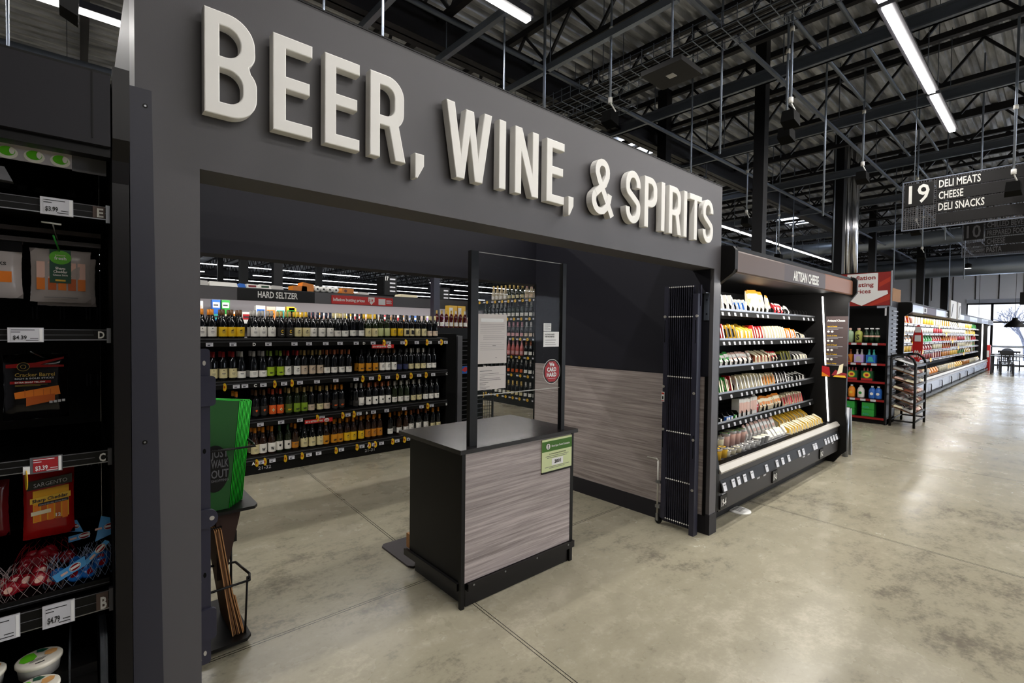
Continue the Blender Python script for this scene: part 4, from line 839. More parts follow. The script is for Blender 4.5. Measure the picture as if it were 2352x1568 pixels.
for (x, z, w_) in ((2.72, 1.345, .30), (1.91, .495, .32)):
    MB().box(x, x+w_, GY-.034, GY-.031, z, z+.045, 'red').text('BUY 6+ BOTTLES OF WINE', (x+.01, GY-.0355, z+.012), XU, ZU, .02, 'white', w_*.6, .03).disc((x+w_*.78, GY-.036, z+.022), XU, ZU, .03, .022, 'white', 14).text('10%', (x+w_*.78, GY-.0375, z+.012), XU, ZU, .016, 'red', .04, .03, True).build('offer_strip', gd)
# ------------------------------------------------ bottles
mat('glass_dark', '#0b0d10', .07, spec=.8); mat('glass_green', '#1a2410', .08, spec=.8); mat('glass_amber', '#2c1608', .08, spec=.8); mat('glass_clear', '#c8bca0', .08, spec=.8, alpha=.75); mat('glass_rose', '#c46a66', .1, spec=.8); mat('glass_red', '#4a0c12', .08, spec=.8)
CP = {'or': '#d98414', 'br': '#5c3c1c', 'si': '#a8a49c', 'bk': '#1a1812', 'ye': '#e0b21e', 'na': '#1d2740', 'cr': '#cbbd8a', 're': '#9a1c1c', 'wh': '#cfcac4', 'li': '#8aa83a', 'ta': '#b49a5e', 'co': '#a9603a', 'dk': '#1c1c1c', 'gn': '#27502a', 'rr': '#b0421c', 'pk': '#c98a90', 'go': '#c0a050'}
for k_, v_ in CP.items(): mat('cap_'+k_, v_, .35, .1)
LB = {'wh': '#f4f1e8', 'wb': '#e9e5dc', 'ye': '#e6bb18', 'cy': '#ded2a0', 'dk': '#262320', 'gn': '#7a9a20', 'lg': '#a8c62c', 'og': '#e2601c', 'nv': '#232a52', 'be': '#cdb9a2', 'ob': '#c8841c', 'am': '#c8801c', 'pg': '#bfc58a', 'pi': '#e3cdb4', 'bo': '#d08c18', 'gs': '#55661e', 'rs': '#e0a8a8'}
for k_, v_ in LB.items(): mat('lab_'+k_, v_, .6)
BORD = [(0, 0), (.036, .0), (.0375, .006), (.0375, .185), (.034, .205), (.020, .228), (.0145, .245), (.0142, .30)]
BURG = [(0, 0), (.040, .0), (.0415, .006), (.0415, .145), (.038, .17), (.026, .205), (.017, .24), (.0145, .26), (.0145, .30)]
SPAR = [(0, 0), (.042, .0), (.044, .006), (.044, .14), (.038, .175), (.024, .22), (.018, .25), (.017, .31)]
_B = {}
def bottle(shape, gl, cap, lab, mark):
    k = (shape, gl, cap, lab, mark)
    if k in _B: return _B[k]
    pr = {'b': BORD, 'u': BURG, 's': SPAR}[shape]; r = pr[2][0]
    t = thing('wine_bottle', 'x', 'wine bottle')
    MB().lathe(pr, 14, gl).build('glass', t)
    zc = .228 if shape != 's' else .215; rc = {'b': .0155, 'u': .0165, 's': .02}[shape]
    MB().lathe([(rc+.001 if shape != 's' else .026, zc+.004), (rc, zc+.02), (rc*.98, .298 if shape != 's' else .315), (0, .30 if shape != 's' else .318)], 12, 'cap_'+cap).build('capsule', t)
    a0, a1 = PI+.22, 2*PI-.22; z0, z1 = (.025, .122) if shape != 'u' else (.018, .118)
    if mark == 'small': z1 -= .03
    mb = MB().lathe([(r+.0008, z0), (r+.0008, z1)], 8, 'lab_'+lab, a0=a0, a1=a1)
    ink = 'ink' if lab not in ('dk', 'nv', 'gs') else ('lab_og' if lab == 'dk' else 'lab_ye')
    y = -(r+.0013)
    if mark in ('dot', 'arch'): mb.disc((0, y, z1-.018), XU, ZU, .005, .005, ink, 8)
    if mark == 'arch': mb.disc((0, -(r*.92), z1), XU, ZU, .025, .016, 'lab_'+lab, 12)
    if mark in ('bird', 'dot', 'small', 'arch'): mb.quad((-.016, y, z0+.045), (.016, y, z0+.045), (.016, y, z0+.050), (-.016, y, z0+.050), 'plastic_grey').quad((-.012, y, z0+.033), (.012, y, z0+.033), (.012, y, z0+.036), (-.012, y, z0+.036), 'plastic_grey')
    if mark == 'bird': mb.poly((0, y-.0002, z0+.058), XU, ZU, [(-.016, .004), (0, 0), (.016, .010), (.006, .014)], ink)
    if mark == 'block': mb.box(-.020, .020, y-.0006, y, z0+.02, z0+.075, ink)
    if mark == 'W': mb.text('W', (0, y, z0+.022), XU, ZU, .032, 'ink', .034, .05, True)
    if mark == 'C': mb.text('C', (0, y, z0+.04), XU, ZU, .032, 'lab_ye', .022, .04, True).quad((-.014, y, z0+.02), (.014, y, z0+.02), (.014, y, z0+.026), (-.014, y, z0+.026), 'lab_wh')
    if mark == 'band': mb.quad((-.03, -(r*.8), z0+.008), (.03, -(r*.8), z0+.008), (.0, y-.004, z0+.016), (0, y-.004, z0+.01), ink).quad((-.02, y, z0+.02), (.02, y, z0+.02), (.02, y, z0+.023), (-.02, y, z0+.023), 'plastic_grey')
    if mark == 'script': mb.poly((0, y-.0003, z0+.028), XU, ZU, [(-.02, 0), (-.012, .018), (-.006, .004), (.002, .02), (.008, .004), (.02, .018), (.016, .0), (.004, -.004), (-.008, -.004)], ink)
    if mark == 'diamond': mb.poly((0, y-.0003, z0+.045), XU, ZU, [(-.014, 0), (0, -.02), (.014, 0), (0, .02)], 'lab_cy').disc((0, y-.0006, z0+.045), XU, ZU, .005, .005, 'ink', 8)
    if mark == 'gem': mb.poly((0, y-.0003, z0+.05), XU, ZU, [(-.013, .003), (-.006, .013), (.006, .013), (.013, .003), (0, -.014)], ink)
    mb.build('label', t)
    _B[k] = t; return t
BN = {'wh': 'white', 'wb': 'off-white', 'ye': 'yellow', 'cy': 'pale yellow', 'dk': 'black', 'gn': 'olive green', 'lg': 'lime green', 'og': 'orange', 'nv': 'navy', 'be': 'beige', 'ob': 'ochre', 'am': 'amber', 'pg': 'pale green', 'pi': 'pinkish', 'bo': 'gold', 'gs': 'dark green', 'rs': 'rose'}
BC = {'or': 'orange', 'br': 'brown', 'si': 'silver', 'bk': 'black', 'ye': 'yellow', 'na': 'navy', 'cr': 'cream', 're': 'red', 'wh': 'white', 'li': 'lime', 'ta': 'tan', 'co': 'copper', 'dk': 'dark', 'gn': 'green', 'rr': 'rust', 'pk': 'pink', 'go': 'gold'}
used = set()
def shelf_bottles(xs, spec, z, y0, rowname, back=None, grp=None):
    sp = []
    for q in spec.split():
        n_, r = q.split('*'); sp += [r.split(',')]*int(n_)
    for i, x in enumerate(xs):
        sh, gl, cap, lab, mk = sp[min(i, len(sp)-1)]; gl = {'d': 'glass_dark', 'g': 'glass_green', 'a': 'glass_amber', 'c': 'glass_clear', 'r': 'glass_rose', 'e': 'glass_red'}[gl]
        src = bottle(sh, gl, cap, lab, mk)
        for d in ((0,) if back is None else (0, 1)):
            if d and i in back: continue
            lb = '%s-label wine bottle with %s cap, %s from left, %s' % (BN[lab], BC[cap], nth(i+1), rowname) if d == 0 else '%s-capped bottle standing behind the %s from left, %s' % (BC[cap], nth(i+1), rowname)
            loc = (x-.012*d, y0+.095*d, z)
            k = id(src)
            if k not in used:
                used.add(k); src.location = loc; src['label'] = lb; src['group'] = grp or 'bottles on the '+rowname
            else: dup(src, loc, lb, grp or 'bottles on the '+rowname)
YB = 5.80
shelf_bottles(R1, '2*u,d,or,wb,dot 3*u,d,br,ye,bird 3*u,d,si,wh,arch 2*u,d,go,dk,C 2*u,d,ye,cy,bird 3*u,d,na,wb,dot 1*u,d,cr,wb,small 1*u,d,cr,wh,small 2*b,d,dk,wh,small 2*u,g,ye,cy,bird 2*b,g,dk,pg,none 2*b,d,dk,ye,bird 2*b,d,bk,cy,block 2*b,d,dk,cy,bird 2*b,d,cr,pi,small 1*u,g,go,pg,arch', WZ[0], YB, 'top wine shelf', ())
shelf_bottles(R2, '3*b,d,re,cy,dot 3*u,d,wh,wh,small 2*b,d,li,lg,script 2*b,d,re,wh,bird 3*b,d,ta,be,bird 4*b,d,co,wb,small 3*b,d,dk,bo,script 3*b,d,br,wh,bird 2*b,d,dk,nv,small 3*b,d,si,cy,small 4*b,d,dk,wh,small', WZ[1], YB, 'second wine shelf', ())
shelf_bottles(R3, '1*b,d,or,wh,small 2*b,d,br,dk,gem 2*b,d,rr,og,diamond 1*b,g,ta,gs,script 2*b,g,ta,gn,script 1*b,d,ta,be,small 1*b,d,go,cy,small 1*b,d,ta,be,small 2*b,d,or,dk,script 1*b,d,si,dk,small 1*b,d,si,wh,band 4*b,d,co,wh,gem 3*b,g,si,wb,small 2*b,d,si,cy,small 4*b,d,dk,wh,small', WZ[2], YB, 'third wine shelf', ())
shelf_bottles(R4, '1*u,a,or,cy,dot 2*u,a,or,wh,W 2*b,g,gn,wb,gem 1*b,a,or,am,small 3*u,d,dk,cy,arch 3*u,a,or,bo,script 3*u,a,or,ye,bird 3*b,a,or,am,bird 1*b,d,or,wb,small 2*b,a,or,wh,small 3*b,d,co,wb,dot 2*b,d,or,cy,small', WZ[3], YB, 'bottom wine shelf', (3, 4, 8, 18))
# ================================================================== SPARKLING WALL (runs along y, faces -x)
sx = 6.85
sw = thing('sparkling_shelf', 'tall shelf wall of sparkling wine seen through the glass screen', 'shelving unit', (7.1, 8.3, 0))
MB().box(sx+.02, 7.45, 6.3, 9.04, 0, .14, 'case_black').build('kick_base', sw)
MB().box(7.4, 7.45, 6.3, 9.04, .14, 2.3, 'black').build('back_panel', sw)
SZ = [2.24, 1.86, 1.44, 1.06, .68, .20]; sb = Vector(sw['_w'])
SB = ['s,c,go,ye', 's,d,wh,wh', 's,d,go,wh', 's,d,pk,rs', 's,d,go,cy', 's,d,si,wh']
kinds = [[('s', 'glass_clear', 'pk', 'pi'), ('s', 'glass_green', 'go', 'cy'), ('s', 'glass_clear', 'go', 'wb')], [('s', 'glass_dark', 'si', 'wh'), ('s', 'glass_green', 'dk', 'wh')], [('s', 'glass_dark', 'wh', 'pi'), ('s', 'glass_dark', 'pk', 'rs'), ('s', 'glass_dark', 'si', 'wh')], [('s', 'glass_dark', 'co', 'wh'), ('s', 'glass_rose', 'pk', 'rs')], [('s', 'glass_dark', 'si', 'wh'), ('b', 'glass_dark', 'wh', 'og'), ('s', 'glass_dark', 'go', 'wb')], [('s', 'glass_dark', 'si', 'wh'), ('s', 'glass_dark', 'go', 'cy')]]
rnd = random.Random(4)
for r_, z in enumerate(SZ):
    s_ = MB().box(sx, 7.4, 6.3, 9.04, z-.014, z, 'black').box(sx-.012, sx, 6.3, 9.04, z-.06, z-.002, 'case_black').build('shelf', sw)
    y = 6.95
    while y < 8.9:
        MB().disc((sx-.016, y, z-.04), NY, ZU, .035, .032, 'yellow_disc', 12).disc((sx-.017, y, z-.04), NY, ZU, .013, .009, 'orange_red', 10).build('round_tag', s_)
        MB().box(sx-.016, sx-.012, y+.06, y+.13, z-.055, z-.025, 'tag').build('price_tag', s_); y += .24+rnd.uniform(-.04, .05)
    y = 6.93; k = 0; nm_ = ['top', 'second', 'third', 'fourth', 'fifth', 'bottom'][r_]
    while y < 8.75 and (r_ > 0 or y < 8.5):
        kd = kinds[r_][(k//4) % len(kinds[r_])]; src = bottle(kd[0], kd[1], kd[2], kd[3], 'small'); loc = (sx+.06, y, z)
        lb = 'sparkling bottle with %s foil, %s from right, %s shelf beyond glass' % (BC[kd[2]], nth(k+1), nm_)
        if id(src) not in used: used.add(id(src)); src.location = loc; src.rotation_euler = (0, 0, -PI/2); src['label'] = lb; src['group'] = 'sparkling wine on the '+nm_+' shelf'
        else: dup(src, loc, lb, 'sparkling wine on the '+nm_+' shelf', -PI/2)
        y += .135; k += 1
t = thing('sale_flag', 'round yellow sale flag low at the corner of the sparkling shelf', 'sale flag', (6.8, 8.62, .15))
MB().disc((6.80, 8.62, .12), Vector((-.3, -.95, 0)), ZU, .06, .06, 'yellow_disc', 18, .003).box(6.80, 6.84, 8.60, 8.63, .10, .14, 'black').build('disc', t)
# grid rack and spinner between the gondola and the sparkling wall
t = thing('wire_grid_rack', 'black wire grid rack with dark bottles behind the screen post', 'rack', (4.45, 6.2, 0))
mb = MB()
for i in range(9): mb.box(4.55+i*.045-.003, 4.55+i*.045+.003, 6.0, 6.006, .05, .62, 'black')
for i in range(11): mb.box(4.54, 4.92, 6.0, 6.006, .07+i*.052, .075+i*.052, 'black')
for x in (4.2, 4.93): mb.box(x-.01, x+.01, 5.99, 6.01, 0, .95, 'black')
mb.box(4.2, 4.93, 6.0, 6.4, .04, .055, 'black').box(4.2, 4.93, 6.0, 6.4, .62, .635, 'black'); mb.build('grid', t)
t = thing('spirit_rack', 'dark wire display rack beside the grey end post of the wine gondola', 'rack', (4.4, 5.95, 0))
mb = MB().box(4.17, 4.19, 5.88, 5.92, 0, 1.5, 'black').box(4.62, 4.64, 5.88, 5.92, 0, 1.5, 'black').box(4.17, 4.64, 5.94, 5.97, 0, 1.45, 'black_matt')
for i in range(20): mb.box(4.19, 4.62, 5.87, 5.876, .12+i*.068, .126+i*.068, 'plastic_grey')
mb.build('frame', t)
MB().box(4.2, 4.36, 5.86, 5.868, .94, 1.05, 'pk_bl').poly((4.2, 5.859, .94), XU, ZU, [(.01, .05), (.08, .02), (.15, .07), (.08, .10)], 'pk_re').build('small_card', t)
# upper rows of rose and spirits beyond the gondola
fr = thing('liqueur_shelf', 'dark shelf unit of red liqueur bottles right of the grey pilaster', 'shelving unit', (4.9, 7.3, 0))
MB().box(4.42, 5.6, 7.1, 7.6, 0, 1.62, 'case_black').build('body', fr)
for i in range(8):
    src = bottle('b', 'glass_red', 'wh' if i > 3 else 'go', 'wh', 'small'); loc = (4.62+i*.10, 7.17, 1.62)
    lb = 'red liqueur bottle, %s from left on the shelf right of the grey pilaster' % nth(i+1)
    if id(src) not in used: used.add(id(src)); src.location = loc; src['label'] = lb; src['group'] = 'red liqueur bottles'
    else: dup(src, loc, lb, 'red liqueur bottles')
for i in range(2):
    o = MB().box(4.98+i*.19, 5.15+i*.19, 7.32, 7.45, 1.62, 2.02, 'pk_ye').box(4.98+i*.19, 5.05+i*.19, 7.31, 7.32, 1.78, 1.98, 'white').build('carton', None, (5.0+i*.19, 7.4, 1.62)); o['label'] = 'yellow and white carton on the liqueur shelf, %s one' % ('left', 'right')[i]; o['category'] = 'carton'
o = MB().quad((5.55, 5.88, .002), (6.1, 5.70, .002), (6.1, 5.74, .002), (5.55, 5.92, .002), 'red').build('floor_tape', None, (5.8, 5.8, 0)); o['label'] = 'short red tape line on the floor beyond the checkout stand'; o['category'] = 'floor tape'
struct('pilaster_column', MB().box(5.09, 5.22, 8.0, 8.13, 0, HZ, 'steel_blue'))
# ================================================================== HARD SELTZER COOLER
hs = thing('seltzer_cooler', 'long grey refrigerated wall case under the HARD SELTZER header', 'refrigerated case', (4.3, 9.5, 0))
HY = 9.1
MB().box(1.0, 7.2, HY+.05, 10.0, 0, .9, 'coolerback').build('tank', hs)
MB().box(1.0, 7.2, 9.95, 10.0, .9, 2.25, 'coolerback').build('back_panel', hs)
MB().box(1.0, 7.2, HY, 10.0, 2.235, 2.25, 'case_dark').build('canopy_top', hs)
MB().box(7.15, 7.2, HY, 10.0, .0, 2.235, 'charcoal').build('end_panel', hs)
mb = MB().box(1.0, 7.2, HY-.02, HY, 2.035, 2.24, 'charcoal').box(1.96, 3.22, HY-.03, HY-.02, 2.035, 2.235, 'black').text('HARD SELTZER', (2.27, HY-.032, 2.095), XU, ZU, .105, 'white', .65, .02)
mb.build('fascia', hs)
mb = MB().box(3.53, 4.79, HY-.036, HY-.02, 2.045, 2.205, 'red').text('Inflation busting prices', (3.56, HY-.038, 2.10), XU, ZU, .055, 'white', .62, .02)
mb.poly((4.32, HY-.038, 2.05), XU, ZU, [(-.05, .06), (0, 0), (.05, .06), (.09, .06), (.065, .06), (.065, .15), (-.065, .15), (-.065, .06), (-.1, .06)], 'white').text('$14', (4.31, HY-.0395, 2.11), XU, ZU, .06, 'red', .09, .02, True).box(4.47, 4.62, HY-.038, HY-.036, 2.06, 2.18, 'paper_white')
for i in range(4): mb.box(4.64, 4.76-.02*(i % 2), HY-.038, HY-.036, 2.09+i*.02, 2.10+i*.02, 'paper_white')
mb.build('price_banner', hs)
MB().box(1.1, 7.1, HY+.10, HY+.13, 2.12, 2.135, 'led').build('light_strip', hs)
area('case_light', (4.1, HY+.115, 2.115), 5.8, .02, 22, (math.radians(25), 0, 0), hs, (1, .97, .95))
S1_ = MB().box(1.05, 7.15, 9.35, 9.95, 1.63, 1.65, 'case_dark').box(1.05, 7.15, 9.3, 9.95, 1.30, 1.32, 'case_dark').build('shelf', hs)
def carton(x, y, z, w_, h, a, b, lab):
    o = MB().box(x, x+w_, y, y+.12, z, z+h, 'pk_'+a).box(x+.01, x+w_-.01, y-.002, y, z+h*.35, z+h*.8, 'pk_'+b).box(x+.02, x+w_-.03, y-.003, y-.002, z+h*.5, z+h*.62, 'tag_ink').build('drink_carton', None, (x+w_/2, y, z)); o['label'] = lab; o['category'] = 'drink carton'; o['group'] = 'cartons in the seltzer cooler'
for i, (x, w_, h, a, b) in enumerate(((1.42, .11, .36, 'wh', 'pk'), (1.66, .12, .20, 'bl', 'wh'), (1.80, .12, .20, 'gr', 'wh'), (1.66, .12, .19, 'bl', 'te'), (1.80, .12, .19, 'gr', 'cr'), (1.95, .14, .2, 'wh', 'or'), (2.1, .14, .2, 'wh', 're'), (2.25, .14, .2, 'wh', 'gy'), (2.33, .15, .32, 'wh', 'bl'), (2.50, .15, .31, 'pk', 'or'), (2.66, .15, .31, 'wh', 'te'), (2.84, .14, .32, 'ye', 'gr'), (2.88, .13, .30, 'ye', 'gr'))):
    carton(x, 9.42 if i not in (3, 4, 5, 6, 7) else 9.40-.03*(i > 4), 1.65+(.19 if i in (1, 2) else 0), w_, h, a, b, '%s and %s drink carton, %s from left in the seltzer cooler' % (NAMEC[a], NAMEC[b], nth(i+1)))
rnd = random.Random(9); x = 3.1; i = 0
while x < 7.0:
    a, b = rnd.choice([('wh', 'bl'), ('wh', 're'), ('wh', 'or'), ('ye', 'wh'), ('wh', 'pk'), ('cr', 'wh'), ('pk', 're')]) if x < 5.6 else rnd.choice([('pu', 'wh'), ('wh', 'pk'), ('re', 'wh'), ('pk', 'wh')])
    put('drink_can_pack', 'box' if rnd.random() < .5 else 'jar', a, b, .2, (x, 9.42, 1.65), '%s and %s drink pack, %s along the seltzer cooler right part' % (NAMEC[a], NAMEC[b], nth(i+1)), 'drink pack', 'drinks in the seltzer cooler right part', 0, 1.1); x += .105; i += 1
# things lying on top of the seltzer cooler
t = thing('paper_roll_pack', 'orange wrapped pack of paper towel rolls on top of the seltzer cooler', 'paper towels', (3.0, 9.25, 2.25))
MB().box(2.86, 3.10, 9.12, 9.4, 2.25, 2.34, 'pk_or').hexa([(3.0, 9.12, 2.25), (3.22, 9.12, 2.25), (3.22, 9.4, 2.25), (3.0, 9.4, 2.25), (3.03, 9.12, 2.41), (3.22, 9.12, 2.38), (3.22, 9.4, 2.38), (3.03, 9.4, 2.41)], 'pk_or').build('wrap', t)
for i in range(4):
    t = thing('paper_roll', 'white paper towel roll, %s from left, on its side on the seltzer cooler' % nth(i+1), 'paper towels', (3.29+i*.115, 9.25, 2.25), 'paper rolls on the seltzer cooler')
    MB().tube([(3.29+i*.115, 9.12, 2.305), (3.29+i*.115, 9.4, 2.305)], .055, 'white', 16).disc((3.29+i*.115, 9.118, 2.305), XU, ZU, .018, .018, 'ink', 12).build('roll', t)
o = MB().box(3.75, 3.98, 9.12, 9.4, 2.25, 2.35, 'pk_or').disc((3.82, 9.118, 2.30), XU, ZU, .03, .03, 'pk_br', 12).build('paper_roll_pack', None, (3.85, 9.25, 2.25)); o['label'] = 'orange wrapped paper pack right of the white rolls on the cooler top'; o['category'] = 'paper towels'
for i, (x0, x1, h, m_) in enumerate(((1.42, 1.56, .085, 'pk_gy'), (1.57, 1.98, .075, 'pk_wh'), (2.0, 2.1, .07, 'pk_bl'), (2.11, 2.3, .07, 'pk_wh'), (2.31, 2.50, .075, 'pk_wh'), (2.51, 2.7, .07, 'pk_gy'), (4.1, 4.3, .05, 'pk_gy'), (5.0, 5.4, .06, 'pk_cr'))):
    mb = MB().hexa([(x0, 9.12, 2.25), (x1, 9.12, 2.25), (x1, 9.42, 2.25), (x0, 9.42, 2.25), (x0+.01, 9.14, 2.25+h), (x1-.015, 9.14, 2.25+h*.9), (x1-.01, 9.4, 2.25+h), (x0+.02, 9.4, 2.25+h)], m_)
    if i in (3, 4): mb.box(x0+.03, x1-.04, 9.125, 9.13, 2.262, 2.30, 'pk_dg' if i == 4 else 'pk_rd')
    o = mb.build('wrapped_pack', None, (x0, 9.25, 2.25)); o['label'] = '%s wrapped pack, %s from left on top of the seltzer cooler' % ({'pk_gy': 'grey', 'pk_wh': 'white', 'pk_bl': 'blue', 'pk_cr': 'cream'}[m_], nth(i+1)); o['category'] = 'wrapped pack'
# hanging aisle signs far behind
def small_sign(x, y, z, num, lab):
    t = thing('aisle_sign', lab, 'sign', (x, y, z))
    mb = MB().box(x-.02, x, y-.45, y, z-.55, z, 'black').box(x, x+.42, y-.47, y-.45, z-.55, z+.02, 'black').text(num, (x+.03, y-.475, z-.12), XU, ZU, .12, 'white', .10, .02)
    for i in range(4): mb.box(x+.18, x+.36, y-.475, y-.472, z-.09-.12*i, z-.05-.12*i, 'tag')
    mb.build('panel', t); MB().tube([(x+.1, y-.4, z), (x+.1, y-.4, HZ)], .008, 'galv', 5).build('hanger', t)
small_sign(6.86, 14, 3.15, '17', 'small black aisle 17 sign seen through the portal over the seltzer cooler')
small_sign(9.0, 14.3, 2.95, '', 'small black aisle sign left of the screen post through the portal')
# ================================================================== ENDCAP OF THE NEXT RUN
EX = 10.55
ec = thing('endcap_shelf', 'black endcap shelf unit under the red Inflation busting prices board', 'shelving unit', (10.9, 2.45, 0))
MB().box(EX+.04, 11.2, 2.0, 3.05, 0, .10, 'case_black').build('kick_base', ec)
MB().box(11.15, 11.2, 2.0, 3.05, .1, 2.08, 'case_black').build('back_panel', ec)
MB().box(EX, 11.2, 2.0, 2.03, 0, 2.08, 'black').box(EX, 11.2, 3.02, 3.05, 0, 2.08, 'black').build('side_panel', ec)
mb = MB()
for i in range(24): mb.box(EX+.25, 11.18, 1.985, 2.0, .25+i*.076, .27+i*.076, 'plastic_grey')
mb.build('side_slats', ec)
ez = [1.44, 1.08, .76, .44, .12]
EZ_ = []
for i, z in enumerate(ez):
    s_ = MB().box(EX, 11.15, 2.03, 3.02, z-.015, z, 'black').box(EX-.012, EX, 2.03, 3.02, z-.042, z-.006, 'rail_red').build('shelf', ec)
    if i in (0, 1, 3):
        for y in (2.15, 2.3, 2.46, 2.6): MB().box(EX-.016, EX-.012, y, y+.08, z-.045, z-.008, 'tag').build('price_tag', s_)
MB().box(EX-.004, EX, 2.035, 2.06, 1.92, 2.05, 'tag').build('strip_label', ec)
t = thing('price_board', 'red board with white arrow reading Inflation busting prices on the endcap', 'sign', (10.56, 2.4, 2.09))
mb = MB().box(10.54, 10.58, 1.97, 3.05, 2.095, 2.70, 'black').quad((10.539, 3.04, 2.10), (10.539, 1.99, 2.10), (10.539, 1.99, 2.685), (10.539, 3.04, 2.685), 'redsign')
o = Vector((10.5375, 2.40, 2.10)); mb.poly(o, NY, ZU, [(.0, .0), (.38, .20), (.37, .26), (.23, .26), (.23, .575), (-.23, .575), (-.23, .26), (-.40, .26), (-.40, .2)], 'paper_white')
mb.poly((10.538, 1.99, 2.10), NY, ZU, [(0, .1), (0, .2), (-.35, .0), (-.25, .0)], 'orange_red').poly((10.538, 1.99, 2.10), NY, ZU, [(0, .42), (0, .5), (-.16, .4), (-.16, .32)], 'orange_red').box(10.535, 10.55, 1.965, 1.985, 2.09, 2.70, 'steel')
mb.build('board', t)
MB().text('Inflation', (10.536, 2.575, 2.565), NY, ZU, .072, 'redsign', .37, .02).text('busting', (10.536, 2.575, 2.44), NY, ZU, .072, 'redsign', .345, .02).text('prices', (10.536, 2.53, 2.325), NY, ZU, .072, 'redsign', .26, .02).build('lettering', t)
def prod(name, y, z, mk, lab, cat, grp, s=1):
    t = thing(name, lab, cat, (EX+.06, y, z), grp); mk(t, EX+.06, y, z); return t
def lq(parts):
    def f(t, x, y, z):
        for nm, pr, m_ in parts: MB().lathe(pr, 12, m_, (x, y, z)).build(nm, t)
    return f
mat('lime_juice', '#b7bd62', .2); mat('clear_green', '#a9c3a4', .15); mat('soda_green', '#12321a', .2)
o = MB().box(EX+.02, EX+.14, 2.66, 2.78, 1.44, 1.60, 'paper_white').box(EX+.02, EX+.14, 2.66, 2.78, 1.60, 1.66, 'pk_re').text('Q', (EX+.018, 2.75, 1.50), NY, ZU, .07, 'ink', .06, .02).build('mixer_carton', None, (EX+.06, 2.7, 1.44)); o['label'] = 'white and red mixer carton with a Q on the endcap top shelf'; o['category'] = 'carton'
jp = lambda c_, cc_: lq([('bottle', [(0, 0), (.058, 0), (.06, .17), (.05, .2), (.022, .215), (.022, .23)], c_), ('cap', [(.026, .225), (.026, .26), (0, .262)], cc_)])
prod('juice_bottle', 2.58, 1.44, jp('clear_green', 'pk_pk'), 'pale green mixer bottle with pink cap, endcap top shelf', 'bottle', None)
t = prod('juice_bottle', 2.445, 1.44, jp('lime_juice', 'pk_pk'), 'lime green bottle with a black S, endcap top shelf', 'bottle', None)
MB().text('S', (EX-.003, 2.47, 1.49), NY, ZU, .09, 'ink', .05, .03).build('logo', t)
for i, y in enumerate((2.33, 2.25, 2.17)): prod('soda_bottle', y, 1.44, lq([('bottle', [(0, 0), (.04, 0), (.042, .15), (.03, .19), (.016, .22), (.016, .25)], 'soda_green'), ('cap', [(.03, .24), (.03, .26), (0, .262)], 'paper_white'), ('label', [(.043, .10), (.043, .13)], 'pk_pk')]), 'dark green soda bottle with white spout, %s from left, endcap top shelf' % nth(i+1), 'bottle', 'dark green bottles on the endcap')
for i, (y, a, b) in enumerate(((2.74, 'ol', 'gy'), (2.60, 'ab', 'br'), (2.43, 'pu', 'gy'), (2.25, 'bl', 'te'))):
    t = thing('drink_multipack', '%s drink multipack of small bottles on the endcap second shelf' % NAMEC[a], 'multipack', (EX+.08, y, 1.08))
    MB().box(EX+.02, EX+.15, y-.07, y+.07, 1.08, 1.22, 'pk_'+a).quad((EX+.018, y+.05, 1.10), (EX+.018, y-.05, 1.10), (EX+.018, y-.02, 1.19), (EX+.018, y+.03, 1.19), 'pk_'+b).build('carrier', t)
    mb = MB()
    for q in (-.035, .035): mb.lathe([(.024, .14), (.014, .19), (.014, .22), (.017, .22), (.017, .235), (0, .236)], 10, 'pk_'+b, (EX+.08, y+q, 1.08))
    mb.build('bottle_necks', t)
for i, y in enumerate((2.72, 2.53, 2.30)):
    t = thing('ginger_multipack', 'green and red ginger beer multipack, %s from left on the endcap third shelf' % nth(i+1), 'multipack', (EX+.08, y, .76), 'ginger beer packs')
    MB().box(EX+.02, EX+.15, y-.085, y+.085, .76, .93, 'pk_dg').box(EX+.018, EX+.02, y-.085, y+.085, .76, .80, 'pk_re').disc((EX+.017, y, .86), NY, ZU, .062, .062, 'pk_gr', 18).disc((EX+.016, y, .86), NY, ZU, .05, .05, 'pk_ye', 18).disc((EX+.015, y, .86), NY, ZU, .028, .02, 'pk_re', 12).build('carrier', t)
    mb = MB()
    for q in (-.05, 0, .05): mb.lathe([(.02, .17), (.012, .2), (.012, .225), (0, .226)], 8, 'pk_ro', (EX+.08, y+q, .76))
    mb.build('bottle_necks', t)
for i, (y, a, b) in enumerate(((2.75, 'ab', 'ye'), (2.66, 'gy', 'pk'), (2.53, 'or', 'ye'), (2.39, 'wh', 'gr'), (2.22, 'bl', 'wh'), (2.13, 'bl', 'wh'))):
    t = thing('tea_bottle', '%s labelled plastic bottle, %s from left on the endcap fourth shelf' % (NAMEC[a], nth(i+1)), 'bottle', (EX+.07, y, .44), 'labelled bottles on the endcap')
    MB().lathe([(0, 0), (.05, 0), (.054, .02), (.054, .14), (.04, .18), (.018, .2)], 14, 'pk_'+a, (EX+.07, y, .44)).build('bottle', t); MB().lathe([(.02, .2), (.02, .225), (0, .226)], 10, 'paper_white', (EX+.07, y, .44)).build('cap', t); MB().disc((EX+.015, y, .53), NY, ZU, .025, .025, 'pk_'+b, 12).build('logo', t)
for i, (y, z) in enumerate(((2.56, .12), (2.27, .12), (2.56, .245), (2.27, .245))):
    o = MB().box(EX+.02, EX+.2, y-.09, y+.09, z, z+.12, 'pk_gr').text('Bubly', (EX+.018, y+.07, z+.025), NY, ZU, .03, 'pk_te', .09, .01).build('soda_case', None, (EX+.1, y, z)); o['label'] = 'green soda can case, %s of the %s stack at the endcap bottom' % ('topmost' if z > .2 else 'lowest', 'left' if y > 2.4 else 'right'); o['category'] = 'soda case'
